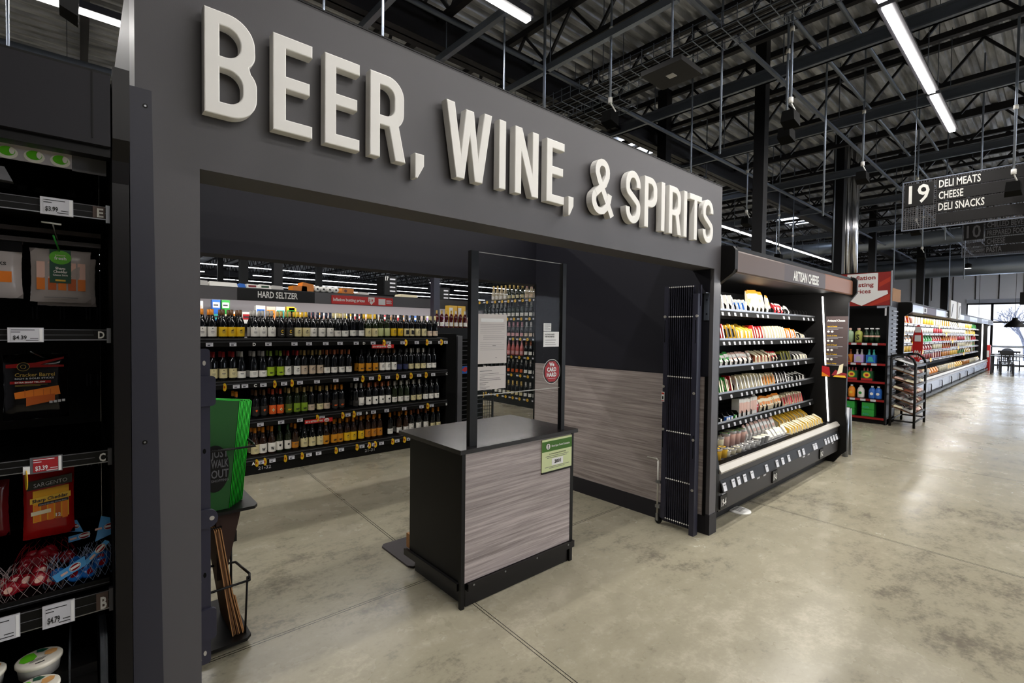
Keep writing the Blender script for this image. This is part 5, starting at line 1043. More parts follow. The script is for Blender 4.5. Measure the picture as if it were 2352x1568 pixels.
# ================================================================== WIRE SNACK RACK
t = rk = thing('snack_rack', 'black tubular snack rack with five sloping trays in the aisle', 'rack', (11.05, 1.87, 0))
X0, X1_, Y0_, Y1_ = 10.58, 11.5, 1.62, 1.95
mb = MB()
for x in (X0, X1_):
    mb.tube([(x, Y0_, 0), (x, Y0_, 1.08), (x, Y0_+.03, 1.17), (x, Y0_+.12, 1.24), (x, Y1_-.08, 1.24), (x, Y1_, 1.22), (x, Y1_, 0)], .019, 'black', 6)
for (y, z) in ((Y0_, .10), (Y1_, .10), (Y1_, 1.2)): mb.tube([(X0, y, z), (X1_, y, z)], .014, 'black', 6)
for x in (X0, X1_):
    mb.tube([(x, Y0_, .10), (x, Y1_, .10)], .014, 'black', 6)
mb.build('frame', t)
for i in range(6):
    z = .22+i*.165
    tr_ = MB().hexa([(X0, Y0_+.0, z), (X1_, Y0_+.0, z), (X1_, Y1_, z+.12), (X0, Y1_, z+.12), (X0, Y0_, z+.012), (X1_, Y0_, z+.012), (X1_, Y1_, z+.132), (X0, Y1_, z+.132)], 'kraft_dark' if i < 5 else 'black').box(X0, X1_, Y0_-.008, Y0_, z-.005, z+.035, 'black').build('tray', t)
    if i == 5: MB().hexa([(X0-.02, 1.66, z+.03), (X0+.2, 1.66, z+.03), (X0+.2, 1.85, z+.10), (X0-.02, 1.85, z+.10), (X0-.02, 1.66, z+.04), (X0+.2, 1.66, z+.04), (X0+.2, 1.85, z+.11), (X0-.02, 1.85, z+.11)], 'paper_white').build('header_card', t)
rnd = random.Random(2)
for i in range(5):
    for k in range(7):
        for d in range(2):
            x = X0+.08+k*.12; y = Y0_+.09+d*.15; z = .22+i*.165+.015+(y-Y0_)*.29; a = rnd.choice(['pk_gy', 'pk_gy', 'pk_cr', 'pk_br', 'pk_pk'])
            key = ('snack', a)
            if key not in _O:
                o = MB().hexa([(-.05, -.07, -.008), (.05, -.07, -.008), (.05, .07, .032), (-.05, .07, .032), (-.04, -.05, .03), (.04, -.05, .03), (.045, .05, .062), (-.045, .05, .062)], a).quad((-.025, -.04, .034), (.03, -.035, .035), (.03, .02, .056), (-.025, .02, .056), 'pk_bk').build('snack_bag', None, (0, 0, 0)); _O[key] = o.data
            else: o = bpy.data.objects.new('snack_bag', _O[key]); C.objects.link(o)
            o.location = (x, y, z+.008); o.rotation_euler = (0, 0, rnd.uniform(-.5, .5)); o['label'] = 'small snack bag on the %s tray of the black wire rack' % ['lowest', 'second lowest', 'middle', 'fourth', 'fifth'][i]; o['category'] = 'snack bag'; o['group'] = 'snack bags on the %s tray' % ['lowest', 'second lowest', 'middle', 'fourth', 'fifth'][i]
# boxes on top of the run
o = MB().box(11.5, 12.6, 2.2, 3.0, 2.28, 2.48, 'plastic_grey').build('storage_box', None, (12, 2.5, 2.28)) if 0 else None
bk = thing('cooler_stack', 'dark cooler end standing between the endcap and the long cooler', 'refrigerated case', (12.2, 2.8, 0))
MB().box(11.25, 13.05, 2.32, 3.2, 0, 2.28, 'charcoal_dark').build('body', bk)
o = MB().box(11.6, 12.5, 2.45, 3.1, 2.281, 2.46, 'plastic_grey').build('storage_bin', None, (12, 2.8, 2.28)); o['label'] = 'grey bin on top of the dark cooler end right of the red board'; o['category'] = 'bin'
o = MB().box(13.2, 14.0, 2.45, 3.1, 2.281, 2.60, 'kraft').build('cardboard_box', None, (13.5, 2.8, 2.28)); o['label'] = 'tan cardboard box on top of the long cooler left end'; o['category'] = 'box'
for i, x in enumerate((17.9, 19.3)):
    o = MB().box(x, x+(1.1, .6)[i], 2.03, 2.06, 2.06, 2.55, 'paper_white').poly((x+.1, 2.028, 2.1), XU, ZU, [(0, 0), (.12, 0), (.36, .36), (.22, .36)], 'tag_ink').build('poster', None, (x, 2.05, 2.2)); o['label'] = 'cream poster standing up from the long cooler fascia, %s of the two' % ('nearer', 'farther')[i]; o['category'] = 'poster'
# ================================================================== HANGING AISLE SIGNS
def aisle_sign(x, y, z0, z1, ln, num, lines, lab, ink, nh):
    t = thing('aisle_sign', lab, 'sign', (x, y-ln/2, z0))
    mb = MB()                       # perforated backing
    n1_ = int(ln/.028); n2_ = int((z1-z0)/.028)
    for i in range(n1_+1): mb.box(x, x+.003, y-i*.028-.008, y-i*.028, z0, z1, 'perf')
    for i in range(n2_+1): mb.box(x+.0035, x+.006, y-ln, y, z0+i*.028, z0+i*.028+.008, 'perf')
    mb.box(x-.004, x+.012, y-ln, y, z1, z1+.012, 'strut').box(x-.004, x+.012, y-ln, y, z0-.012, z0, 'strut').box(x-.004, x+.012, y, y+.012, z0-.012, z1+.012, 'strut'); mb.build('perforated_panel', t)
    H_ = z1-z0; pt = z1-.055*H_
    MB().box(x-.02, x-.004, y-.34, y-.02, pt-.46*H_, pt, 'case_dark').text(num, (x-.0215, y-.18, pt-.40*H_), NY, ZU, nh, ink, .23, .012, True).build('number_plate', t)
    for i, s_ in enumerate(lines):
        zt = z1-.035*H_-i*.235*H_
        mb = MB().box(x-.02, x-.004, y-ln+.02, y-.37, zt-.205*H_, zt, 'case_dark')
        if s_: mb.text(s_, (x-.0215, y-.395, zt-.175*H_), NY, ZU, .145*H_ , ink, .062*len(s_)*H_, .016)
        mb.build('strip', t)
    for q in (.12, ln-.15): MB().tube([(x, y-q, z1), (x, y-q, HZ)], .006, 'galv', 5).build('hanger', t)
aisle_sign(9.0, 1.58, 3.11, 3.79, 1.95, '19', ['DELI MEATS', 'CHEESE', 'DELI SNACKS', ''], 'large hanging aisle 19 sign for deli meats, cheese and deli snacks', 'white', .25)
aisle_sign(15.0, 1.54, 3.36, 4.13, 2.2, '10', ['CHILLED BEVERAGES', 'PREPARED FOODS', 'CHEESE', 'PASTA'], 'dim hanging aisle 10 sign behind and below the aisle 19 sign', 'plastic_grey', .27)
o = MB().box(31.0, 31.03, .55, 1.25, 2.95, 3.5, 'case_dark').text('1', (30.99, 1.1, 3.05), NY, ZU, .3, 'white', .12, .02).build('number_sign', None, (31, .9, 3)); o['label'] = 'small dark sign with a white 1 hanging near the storefront'; o['category'] = 'sign'
MB().tube([(31, .9, 3.5), (31, .9, HZ)], .01, 'galv', 5).build('hanger', o, (31, .9, 3))
# ================================================================== CAFE CORNER
def pend(x, y, z, lab):
    t = thing('pendant_lamp', lab, 'lamp', (x, y, z)); MB().lathe([(.36, 0), (.34, .08), (.22, .24), (.10, .32), (.09, .42), (0, .44)], 18, 'black', (x, y, z)).build('lamp_shade', t); MB().tube([(x, y, z+.44), (x, y, HZ)], .008, 'black', 5).build('cord', t)
pend(32, 1.42, 1.98, 'black dome pendant lamp over the cafe tables'); pend(33.5, 2.75, 1.95, 'black dome pendant lamp at the end of the long cooler'); pend(33.1, .62, 2.0, 'black dome pendant lamp at the right edge of the view')
def chair(x, y, rz, lab):
    t = thing('cafe_chair', lab, 'chair', (x, y, 0), None)
    MB().box(x-.2, x+.2, y-.2, y+.2, .44, .47, 'table_black').build('seat', t)
    for a in (-.18, .18):
        for b in (-.18, .18): MB().box(x+a-.015, x+a+.015, y+b-.015, y+b+.015, 0, .44, 'table_black').build('leg', t)
    q = -.19*rz
    mb = MB()
    for a in (-.17, -.06, .06, .17): mb.box(x+q-.01, x+q+.01, y+a-.015, y+a+.015, .47, .85, 'table_black')
    mb.box(x+q-.012, x+q+.012, y-.19, y+.19, .80, .88, 'table_black'); mb.build('backrest', t)
def table(x, y, lx, ly, h, lab):
    t = thing('cafe_table', lab, 'table', (x, y, 0)); MB().box(x-lx, x+lx, y-ly, y+ly, h-.04, h, 'table_black').build('tabletop', t)
    for a in (-lx+.06, lx-.06):
        for b in (-ly+.06, ly-.06): MB().box(x+a-.025, x+a+.025, y+b-.025, y+b+.025, 0, h-.04, 'table_black').build('leg', t)
table(28.6, 1.05, .45, .9, .76, 'black cafe table nearest the aisle by the storefront')
table(31.2, .9, .4, 1.2, .76, 'black cafe table in the middle by the storefront windows'); table(33.6, 1.3, .35, 1.3, 1.05, 'high black counter table right at the storefront windows')
for i, (x, y, r_) in enumerate(((27.8, 1.4, 1), (27.8, .6, 1), (29.4, 1.5, -1), (29.4, .7, -1), (30.5, 1.6, 1), (30.5, .5, 1), (31.9, 1.4, -1), (31.9, .6, -1), (32.9, 1.8, 1), (32.9, .9, 1))): chair(x, y, r_, 'black cafe chair by the storefront, %s counted from the aisle' % nth(i+1))
o = MB().box(30.9, 31.2, 2.12, 2.28, 0, 1.15, 'red').box(30.88, 30.9, 2.15, 2.25, .6, .9, 'paper_white').build('red_display', None, (31, 2.2, 0)); o['label'] = 'narrow red display standing at the far end of the long cooler'; o['category'] = 'display'
# ================================================================== LEFT COOLER (close by)
LYS = 1.80
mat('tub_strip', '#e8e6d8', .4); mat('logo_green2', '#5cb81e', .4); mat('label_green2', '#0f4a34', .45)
lt = thing('stick_cheese_cooler', 'dark open cooler cropped at the left edge with shelves B to E', 'refrigerated case', (-.9, 2.1, 0))
bx = .066
MB().box(-2.6, bx, 1.70, 1.74, 2.075, 2.262, 'charcoal_dark').box(-2.6, bx, 1.715, 1.76, 2.05, 2.078, 'black').build('fascia', lt)
MB().box(.028, .031, 1.6985, 1.70, 2.09, 2.262, 'black').build('fascia_joint', lt)
MB().box(-2.6, bx, 1.70, 2.75, 2.262, 2.268, 'case_dark').build('canopy_top', lt)
MB().box(-2.6, bx, 2.72, 2.75, .1, 2.26, 'black').build('back_panel', lt)
MB().box(-2.6, bx, 1.9, 2.75, 0, .45, 'black').build('tank', lt)
MB().box(bx+.001, .070, 1.75, 2.75, .0, 2.26, 'black_matt').build('side_wall', lt)
mb = MB().prism([(1.74, 2.25), (1.70, 2.29), (1.70, 2.10), (1.735, 2.05), (1.74, 1.99), (1.72, .3), (1.70, 0), (2.75, 0), (2.75, 2.25)], .070, .107, 'black_satin'); mb.build('end_bumper', lt)
MB().hexa([(.112, 1.785, 0), (.19, 1.785, 0), (.19, 1.799, 0), (.112, 1.799, 0), (.112, 1.785, 2.285), (.163, 1.785, 2.285), (.163, 1.799, 2.285), (.112, 1.799, 2.285)], 'flange').build('side_flange', lt)
for z in (2.237, 1.255): MB().disc((.148 if z > 2 else .142, 1.784, z), XU, ZU, .0065, .0065, 'black', 12, .003).disc((.148 if z > 2 else .142, 1.7835, z), XU, ZU, .003, .003, 'steel', 8).build('screw', lt)
# clear strip with tub tops seen under the fascia
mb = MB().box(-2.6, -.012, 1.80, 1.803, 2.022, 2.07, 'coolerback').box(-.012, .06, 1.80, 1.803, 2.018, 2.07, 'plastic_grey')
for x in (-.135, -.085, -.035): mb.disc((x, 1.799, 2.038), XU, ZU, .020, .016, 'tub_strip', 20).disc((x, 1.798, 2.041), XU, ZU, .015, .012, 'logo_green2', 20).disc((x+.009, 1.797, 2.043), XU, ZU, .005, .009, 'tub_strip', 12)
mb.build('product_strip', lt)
o = MB().hexa([(-.6, 1.80, 1.99), (-.125, 1.80, 1.965), (-.125, 1.83, 1.965), (-.6, 1.83, 1.99), (-.6, 1.80, 2.02), (-.14, 1.80, 2.0), (-.14, 1.83, 2.0), (-.6, 1.83, 2.02)], 'plastic_grey').build('hanging_flap', lt)
lb_ = Vector(lt['_w'])
def etag(parent, x0, x1, z0, z1, y, price, red=False):
    mb = MB().box(x0, x1, y-.006, y, z0, z1, 'tag' if not red else 'plastic_grey').box(x0+.006, x1-.009, y-.0068, y-.006, z0+.004, z1-.004, 'tag' if not red else 'tag_red').box(x1-.008, x1-.002, y-.0068, y-.006, z0+.002, z1-.002, 'paper_white')
    h = z1-z0; k_ = 'ink' if not red else 'paper_white'
    mb.text('$'+price, (x0+.010, y-.0078, z0+h*.2), XU, ZU, h*.26, k_, (x1-x0)*.38, .02)
    for f, a, b in ((.82, .1, .75), (.68, .1, .35), (.25, .62, .85), (.12, .5, .85)): mb.quad((x0+a*(x1-x0), y-.0075, z0+f*h), (x0+b*(x1-x0), y-.0075, z0+f*h), (x0+b*(x1-x0), y-.0075, z0+f*h+h*.04), (x0+a*(x1-x0), y-.0075, z0+f*h+h*.04), k_)
    return mb.build('price_tag', parent)
for i, (z1_, z0_, L_, tags) in enumerate(((1.932, 1.895, 'E', [(-.075, -.010, '3.99')]), (1.586, 1.556, 'D', [(-.138, -.071, '4.39')]), (1.243, 1.208, 'C', [(-.100, -.037, '3.39')]), (.838, .785, 'B', [(-.080, -.015, '4.79'), (-.20, -.122, '5.59')]))):
    y = LYS
    s_ = MB().box(-2.6, .062, y+.01, 2.5, z0_+.005, z0_+.012, 'black').box(-2.6, .064, y, y+.012, z0_, z1_, 'black').box(-2.6, .064, y-.002, y, z0_, z0_+.0025, 'steel').box(-2.6, .064, y-.002, y, z1_-.002, z1_, 'plastic_grey').box(-2.6, .064, y-.0015, y, (z0_+z1_)/2-.001, (z0_+z1_)/2+.0005, 'plastic_grey').box(.058, .067, y-.004, y+.012, z0_-.008, z1_+.004, 'steel' if i < 2 else 'plastic_grey').build('shelf', lt)
    for a, b, p_ in tags: etag(s_, a, b, z0_-.004, z1_+.004, y-.004, p_, i == 2)
    MB().box(.030, .056, y-.0035, y-.002, z0_+.003, z1_-.002, 'brown_fascia' if i in (0, 3) else 'black').text(L_, (.046, y-.005, z0_+.006), XU, ZU, (z1_-z0_)*.62, 'white', .014, .03, True).build('shelf_letter', s_)
for z in (1.86, 1.83): MB().box(-2.6, .05, 1.93, 1.95, z, z+.012, 'case_brown').build('peg_bar', lt)
mb = MB()
for i in range(26): mb.box(-.9+i*.035, -.88+i*.035, 2.0, 2.004, 1.985, 2.0, 'black')
mb.build('perforated_bar', lt)
for x in (-.06, .02, .085-.03, -.14):
    for z in (1.62, 1.34, 1.0): MB().box(x, x+.004, 2.715, 2.72, z, z+.05, 'plastic_grey').box(x+.012, x+.016, 2.715, 2.72, z, z+.05, 'plastic_grey').build('back_slot', lt)
# hanging packs
mat('poly_clear', '#d9cfcc', .15, alpha=.55); mat('cheese_orange', '#e37a1c', .35); mat('cheese_dark', '#c25a14', .4); mat('label_green', '#0f4a34', .45); mat('logo_green', '#5cb81e', .4); mat('film_black', '#0b090b', .15); mat('film_red', '#a01414', .2); mat('gold', '#b99a4a', .3, .6); mat('sarg_yellow', '#e2a51c', .45); mat('film_maroon', '#5a1014', .2); mat('navy_label', '#161a30', .4)
def film(x0, x1, z0, z1, y, m_, t_=.012, seed=1, lean=0, parent=None, name='film', puff=.014):
    rnd = random.Random(seed); nx, nz = 11, 13; V = []; Fs = []
    for s_ in (0, 1):
        for j in range(nz):
            for i in range(nx):
                u, v = i/(nx-1), j/(nz-1); e = min(u, 1-u, v, 1-v)
                b = (min(1, e*7))**.6*puff+rnd.uniform(0, .0022)*(e > 0)
                pin = 1-.05*math.sin(PI*v)*(abs(u-.5)*2)
                V.append((x0+(x1-x0)*(.5+(u-.5)*pin)+rnd.uniform(-.0008, .0008), y+(-b if s_ == 0 else b*.4)+lean*v, z0+(z1-z0)*v+rnd.uniform(-.001, .001)*(1 if v in (0, 1) else 0)))
    o_ = nx*nz
    for j in range(nz-1):
        for i in range(nx-1):
            a = j*nx+i; Fs.append((a, a+1, a+nx+1, a+nx)); Fs.append((o_+a, o_+a+nx, o_+a+nx+1, o_+a+1))
    return MB().add(V, Fs, m_, True)
def hangpack(x0, x1, z0, z1, y, label, draw, n=3, m_='poly_clear', name='cheese_stick_pack'):
    t = thing(name, label, 'cheese sticks', ((x0+x1)/2, y, z0))
    film(x0, x1, z0, z1, y, m_).build('film', t); mb = MB(); draw(mb, y-.0165); mb.build('print', t)
    return t
def dr1(mb, y):
    x0, x1, z0, z1 = -.105, .028, 1.665, 1.818
    for i, a in enumerate((.11, .29, .45, .61, .77)):
        mb.box(x0+a*.133, x0+(a+.13)*.133, y, y+.006, z0+.034, z0+.068, 'cheese_orange' if i % 2 == 0 else 'cheese_dark')
        mb.box(x0+a*.133, x0+(a+.13)*.133, y+.001, y+.007, z0+.068, z0+.115, 'pk_pk')
    mb.box(x0+.042, x0+.088, y-.0015, y-.0005, z0+.055, z1-.002, 'label_green')
    mb.disc((x0+.065, y-.002, z1-.024), XU, ZU, .024, .020, 'logo_green', 20).text('fresh', (x0+.065, y-.003, z1-.031), XU, ZU, .009, 'white', .026, .02, True).text('amazon', (x0+.065, y-.003, z1-.020), XU, ZU, .005, 'pk_cr', .022, .01, True)
    mb.text('Sharp', (x0+.065, y-.003, z0+.094), XU, ZU, .007, 'white', .022, .03, True).text('Cheddar', (x0+.065, y-.003, z0+.084), XU, ZU, .007, 'white', .030, .03, True).text('Cheese Sticks', (x0+.065, y-.003, z0+.0755), XU, ZU, .005, 'white', .032, .02, True).box(x0+.054, x0+.076, y-.003, y-.002, z0+.060, z0+.065, 'pk_ye')
    mb.box(x0+.03, x1-.03, y-.001, y-.0005, z0+.012, z0+.0135, 'plastic_grey')
hangpack(-.105, .028, 1.665, 1.818, 1.96, 'clear pack of orange sharp cheddar sticks with green label, top left cooler', dr1)
for d in (.02, .04):
    o = film(-.095+d*.2, .036+d*.1, 1.655, 1.80, 1.96+d, 'poly_clear', seed=5).build('cheese_stick_pack', None, (-.03, 1.96+d, 1.66)); o['label'] = 'clear cheese stick pack hanging %s behind the green labelled one' % ('directly' if d < .03 else 'second'); o['category'] = 'cheese sticks'
def dr2(mb, y):
    mb.box(-.23, -.14, y, y+.004, 1.715, 1.745, 'cheese_orange').text('STICKS', (-.195, y-.001, 1.762), XU, ZU, .008, 'ink', .045, .03).box(-.25, -.118, y, y+.003, 1.80, 1.83, 'film_black')
hangpack(-.25, -.118, 1.672, 1.83, 1.96, 'clear cheese stick pack cropped at the left edge, black top band', dr2)
def dr3(mb, y):
    x0 = -.155
    mb.poly((x0, y, 1.475), XU, ZU, [(0, 0), (.12, .0), (.12, .006), (.07, .008), (.12, .024), (.12, .03), (.06, .014), (0, .01)], 'film_red')
    for r_, m_ in ((.013, 'gold'), (.0118, 'film_black'), (.006, 'gold'), (.0048, 'film_black')): mb.disc((x0+.035, y-.001-.0002*r_, 1.478+.0), XU, ZU, r_, r_*.95, m_, 20); y -= .0003
    mb.text('Cracker Barrel', (x0+.018, y, 1.450), XU, ZU, .010, 'gold', .082, .01).text('RICH & BOLD STICKS', (x0+.018, y, 1.442), XU, ZU, .0045, 'tag', .08, .01)
    mb.box(x0+.008, x0+.092, y-.0002, y, 1.4295, 1.437, 'film_red').text('EXTRA SHARP YELLOW', (x0+.018, y-.001, 1.4315), XU, ZU, .004, 'white', .062, .02)
    mb.box(x0+.018, x0+.085, y-.0002, y, 1.4255, 1.4265, 'gold').box(x0+.018, x0+.07, y-.0002, y, 1.4225, 1.4235, 'gold')
    mb.poly((x0, y, 1.365), XU, ZU, [(.018, .022), (.112, .03), (.108, .056), (.016, .040)], 'cheese_orange').poly((x0, y-.0003, 1.365), XU, ZU, [(.04, .0), (.10, .012), (.10, .032), (.04, .026)], 'cheese_dark')
    for q in (.037, .055, .075, .09): mb.box(x0+q, x0+q+.0015, y-.0008, y-.0004, 1.39, 1.412, 'cheese_dark')
    for q in range(4): mb.box(x0+.088+q*.009, x0+.095+q*.009, y-.0005, y, 1.370+q*.001, 1.377+q*.001, 'tag')
hangpack(-.163, -.024, 1.325, 1.512, 1.97, 'black and red Cracker Barrel extra sharp sticks pack hanging below shelf D', dr3, m_='film_black')
def dr4(mb, y):
    x0 = -.120; k_ = [0]
    def Q(a, b, c_, d, m_, o_=0): mb.hexa([(a, y-o_, c_), (b, y-o_, c_+(b-a)*.10), (b, y-o_+.001, c_+(b-a)*.10), (a, y-o_+.001, c_), (a, y-o_, d), (b, y-o_, d+(b-a)*.10), (b, y-o_+.001, d+(b-a)*.10), (a, y-o_+.001, d)], m_)
    Q(x0+.004, x0+.100, 1.120, 1.146, 'film_black', .0005); Q(x0+.016, x0+.093, 1.025, 1.117, 'sarg_yellow', .0002)
    for i in range(5): Q(x0+.018+i*.015, x0+.030+i*.015, 1.027, 1.075, ('cheese_orange', 'cheese_dark')[i % 2], .001)
    mb.text('SARGENTO', (x0+.018, y-.003, 1.128), Vector((1, 0, .10)), ZU, .011, 'tag', .072, .0)
    Q(x0+.010, x0+.097, 1.080, 1.096, 'pk_ye', .002); mb.text('Sharp Cheddar', (x0+.015, y-.0042, 1.084), Vector((1, 0, .10)), ZU, .0095, 'navy_label', .076, .02)
    Q(x0+.027, x0+.092, 1.072, 1.080, 'navy_label', .0024); mb.text('Natural Cheddar Cheese Sticks', (x0+.030, y-.0044, 1.0745), Vector((1, 0, .10)), ZU, .0035, 'tag', .058, .01)
    Q(x0+.012, x0+.054, 1.046, 1.057, 'pk_cr', .0024); mb.text('12', (x0+.064, y-.0044, 1.036), XU, ZU, .009, 'white', .011, .03)
hangpack(-.126, -.014, .975, 1.178, 1.97, 'red and yellow Sargento sharp cheddar sticks pack hanging below shelf C', dr4, m_='film_red')
o = film(-.24, -.152, 1.0, 1.16, 1.97, 'film_maroon', seed=8).build('cheese_stick_pack', None, (-.2, 1.97, 1.0)); o['label'] = 'dark red hanging pack cropped at the left edge beside the Sargento pack'; o['category'] = 'cheese sticks'
t = thing('peg_hook', 'steel peg hook holding the green labelled cheese stick packs', 'hook', (-.05, 1.9, 1.85)); MB().tube([(-.052, 1.835, 1.872), (-.04, 2.0, 1.822), (-.04, 2.3, 1.82)], .0022, 'steel', 6).tube([(-.075, 1.835, 1.876), (-.035, 1.835, 1.874)], .0025, 'white', 6).tube([(-.052, 1.86, 1.845), (-.04, 1.96, 1.806)], .0025, 'pk_gr', 6).build('wire', t)
t = thing('peg_hook', 'steel peg hook holding the black and red pack below shelf D', 'hook', (-.08, 1.9, 1.5)); MB().tube([(-.10, 1.86, 1.525), (-.075, 1.97, 1.50), (-.07, 2.3, 1.50)], .002, 'steel', 6).build('wire', t)
o = MB().disc((-.108, 1.79, 1.19), Vector((.25, -.97, 0)), ZU, .011, .026, 'yellow_disc', 16, .002).box(-.113, -.100, 1.79, 1.80, 1.205, 1.225, 'paper_white').build('sale_tag', None, (-.108, 1.79, 1.19)); o['label'] = 'yellow oval sale tag on edge clipped left of the red price tag'; o['category'] = 'sale tag'
# net bags of small cheeses
def netbag(x, y, z, cols, lab, n, sx_, seed):
    t = thing('net_cheese_bag', lab, 'net bag', (x, y, z)); rnd = random.Random(seed); net = MB()
    for i in range(n):
        cx_ = x+rnd.uniform(-sx_, sx_); cy_ = y+rnd.uniform(-.02, .03); cz = z+.018+rnd.uniform(0, .045)*(1-abs(cx_-x)/sx_*.6); r = .019
        nrm = Vector((rnd.uniform(-.6, .6), -1, rnd.uniform(-.2, .9))).normalized(); u = nrm.orthogonal().normalized(); v = nrm.cross(u); c_ = Vector((cx_, cy_, cz))
        mb = MB(); V = []; prof = ((0, .011), (.5, .0105), (.85, .008), (1, .004), (1, -.004), (.85, -.008), (0, -.010))
        for (rr_, hh) in prof: V += [c_+nrm*hh+(u*math.cos(2*PI*k/12)+v*math.sin(2*PI*k/12))*r*rr_ for k in range(12)]
        Fs = [(p*12+k, p*12+(k+1) % 12, (p+1)*12+(k+1) % 12, (p+1)*12+k) for p in range(len(prof)-1) for k in range(12)]
        mb.add(V, Fs, cols[0], True).disc(c_+nrm*.0116, u, v, r*.55, r*.4, cols[1], 12).build('cheese_round', t)
    # loose net of crossed threads over the bag
    n_ = 16
    def P(a, h):
        rx, ry, rz_ = sx_+.026, .042, .075; hh = h*1.0
        rr_ = math.sqrt(max(0, 1-(hh*1.02-.35)**2)) if h < 1 else .1
        return (x+rx*rr_*math.cos(a)*(1-.25*h), y+ry*rr_*math.sin(a), z+.004+rz_*h*1.15)
    for k in range(n_):
        for s_ in (1, -1):
            pts = [P(2*PI*k/n_+s_*.9*h/6, h/6*.98) for h in range(7)]; net.tube(pts, .0005, cols[2], 3, False)
    net.build('net', t); return t
mat('wax_red', '#8e1422', .25); mat('wax_blue', '#1d6fc4', .25); mat('net_w', '#b8a8a8', .4); mat('net_b', '#a8bcd8', .4); mat('tag_blue', '#4fa0dc', .4)
TZ = .852
netbag(-.105, 1.875, TZ, ('wax_red', 'pk_pk', 'net_w'), 'net bag of dark red wax cheeses on shelf B at the left', 11, .045, 3)
netbag(-.20, 1.875, TZ, ('wax_red', 'pk_pk', 'net_w'), 'net bag of red wax cheeses cropped at the left picture edge', 7, .04, 4)
netbag(-.02, 1.885, TZ, ('wax_blue', 'wax_red', 'net_b'), 'net bag of blue wrapped cheeses in the middle of shelf B', 10, .04, 5)
netbag(.035, 1.895, TZ+.005, ('wax_blue', 'wax_red', 'net_b'), 'net bag of blue wrapped cheeses at the right end of shelf B', 7, .02, 6)
netbag(-.08, 2.0, TZ+.01, ('wax_red', 'pk_ro', 'wax_red'), 'dark net bag behind the red wax cheeses on shelf B', 10, .05, 7)
MB().box(-2.6, .06, 1.83, 2.5, TZ-.008, TZ-.001, 'black').box(-2.6, .06, 1.826, 1.83, TZ-.008, TZ+.012, 'case_black').box(-2.6, .06, 1.8245, 1.826, TZ-.002, TZ+.0, 'plastic_grey').build('tray', lt)
def htag(pts, y, lab, u=(1, 0, 0)):
    t = thing('bag_tag', lab, 'bag tag', (pts[0][0], y, pts[0][1]))
    V = [(a, y+dy, b) for a, b, dy in pts]; mb = MB().add(V+[(a, b+.001, c) for a, b, c in V], [(0, 1, 2, 3), (7, 6, 5, 4)], 'tag_blue')
    a_, b_, c_, d_ = [Vector(v) for v in V]; cen = (a_+b_+c_+d_)/4; uu = ((b_-a_)+(c_-d_)).normalized(); vv = ((d_-a_)+(c_-b_)).normalized()
    ww = uu.cross(vv)*.0012
    mb.disc(cen+ww+uu*.012, uu, vv, .014, .0095, 'white', 16).disc(cen+ww*1.3+uu*.012, uu, vv, .0125, .0082, 'wax_red', 16).add([cen+ww*1.8+uu*.001-vv*.003, cen+ww*1.8+uu*.023-vv*.003, cen+ww*1.8+uu*.023+vv*.003, cen+ww*1.8+uu*.001+vv*.003], [(0, 1, 2, 3)], 'white').add([cen+ww-uu*.022-vv*.004, cen+ww-uu*.006-vv*.004, cen+ww-uu*.006+vv*.002, cen+ww-uu*.022+vv*.002], [(0, 1, 2, 3)], 'pk_pk')
    mb.build('card', t)
htag([(-.052, .882, 0), (.01, .912, 0), (.006, .936, .01), (-.062, .898, .01)], 1.835, 'light blue tag across the middle blue cheese bag')
htag([(.012, .908, 0), (.062, .958, .01), (.052, .966, .01), (.004, .918, 0)], 1.845, 'narrow light blue tag pointing up at the right of shelf B')
htag([(.03, .955, .02), (.068, .965, .03), (.066, 1.01, .05), (.045, 1.02, .05)], 1.87, 'light blue tag standing upright at the right shelf end')
htag([(-.05, .965, .0), (.005, .95, .0), (-.01, .985, .02), (-.065, .995, .02)], 2.02, 'blue tag further back behind the net bags')
htag([(-.03, .935, .0), (.02, .94, .0), (.02, .955, .01), (-.03, .95, .01)], 1.99, 'blue tag lying low behind the middle bag')
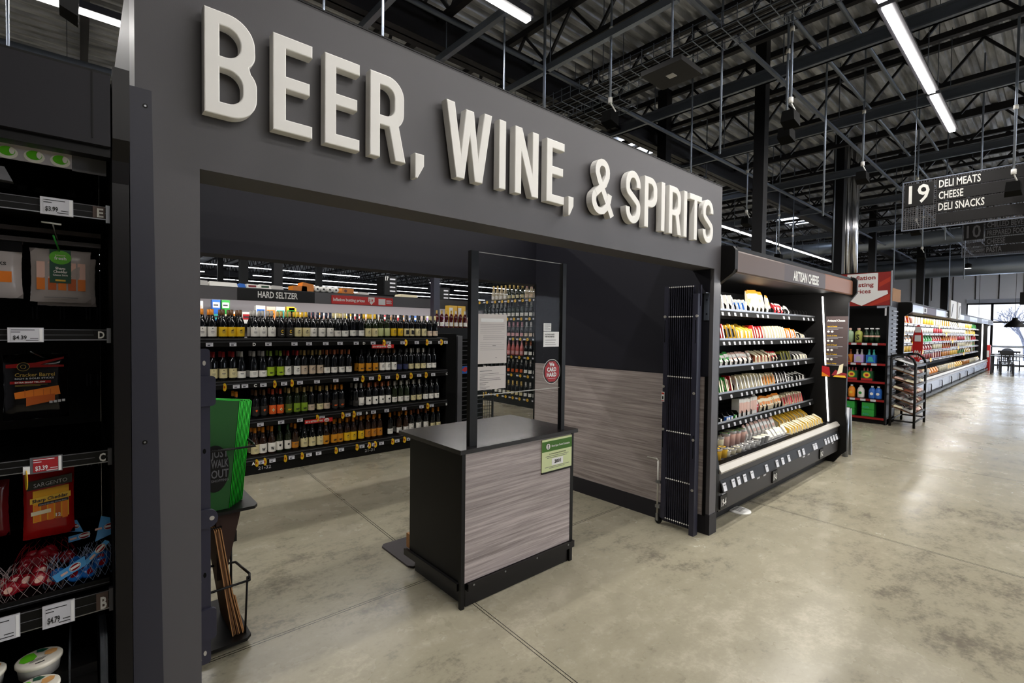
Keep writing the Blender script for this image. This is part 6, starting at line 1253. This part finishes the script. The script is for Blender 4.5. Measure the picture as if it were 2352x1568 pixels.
# lowest visible tray: clear divider and round tubs
MB().box(-2.6, .06, 1.75, 2.5, .56, .575, 'black').build('tub_shelf', lt)
mb = MB()
for (x, z0_, z1_, w_) in ((.036, .58, .80, .016), (-.028, .58, .78, .004)):
    mb.hexa([(x, 1.70, z0_), (x+w_, 1.70, z0_), (x+w_, 2.1, z0_+.02), (x, 2.1, z0_+.02), (x, 1.73, z1_-.06), (x+w_, 1.73, z1_-.06), (x+w_, 2.1, z1_-.05), (x, 2.1, z1_-.05)], 'smoke_plastic')
mb.build('divider', lt)
mat('tub_white', '#d9d4c6', .35); mat('cracker', '#cf9a5c', .6)
def tubc(x, y, z, lab, g):
    r = .047; t = thing('dip_tub', lab, 'tub', (x, y, z), 'round cheese dip tubs'); tilt = .22
    MB().lathe([(0, 0), (r*.85, 0), (r*.93, .03)], 24, 'pk_gy', (x, y, z)).build('base', t)
    MB().lathe([(r*.97, .028), (r, .030), (r, .037), (r*.93, .039), (0, .0385)], 24, 'tub_white', (x, y, z)).build('lid', t)
    mb = MB(); zz = z+.0395
    c_ = Vector((x, y, zz)); 
    pts = [(-.040, .0), (-.036, -.018)]+[(-.02, -.012), (-.004, .006), (.0, .022), (-.01, .036), (-.026, .032)]
    mb.poly(c_, XU, YU, [(-.038, -.002), (-.028, -.014), (-.010, -.010), (-.004, .006), (-.012, .030), (-.026, .030), (-.036, .016)], g, .0004)
    mb.poly(c_, XU, YU, [(.010, .004), (.022, -.004), (.034, .004), (.036, .018), (.026, .026), (.012, .020)], 'cracker', .0004).poly(c_, XU, YU, [(-.006, .026), (.008, .022), (.018, .030), (.006, .040), (-.006, .040)], 'label_green', .0005)
    for q in range(3): mb.poly(c_, XU, YU, [(-.018, -.012-.005*q), (.018-.004*q, -.006-.005*q), (.018-.004*q, -.0045-.005*q), (-.018, -.0105-.005*q)], 'tag_ink', .0006)
    mb.poly(c_, XU, YU, [(-.006, -.034), (.012, -.030), (.012, -.026), (-.006, -.030)], 'ink', .0006); mb.build('lid_print', t)
for (x, y, z, lab, g) in ((-.087, 1.79, .672, 'round dip tub with green leaf print, rear one of the right column', 'logo_green'), (-.090, 1.70, .645, 'round dip tub with green leaf print, middle one of the right column', 'logo_green'), (-.092, 1.62, .60, 'round dip tub with green print cut by the bottom edge', 'logo_green'), (-.195, 1.80, .672, 'round dip tub with red fruit print, rear one of the left column', 'pk_ro'), (-.195, 1.71, .645, 'round dip tub with red fruit print, front one of the left column', 'pk_ro')): tubc(x, y, z, lab, g)
for (y0_, y1_, zz) in ((1.745, 1.84, .672), (1.655, 1.745, .645), (1.57, 1.655, .60)): MB().box(-.30, .03, y0_, y1_, .45, zz-.0005, 'black').build('stepped_tray', lt)
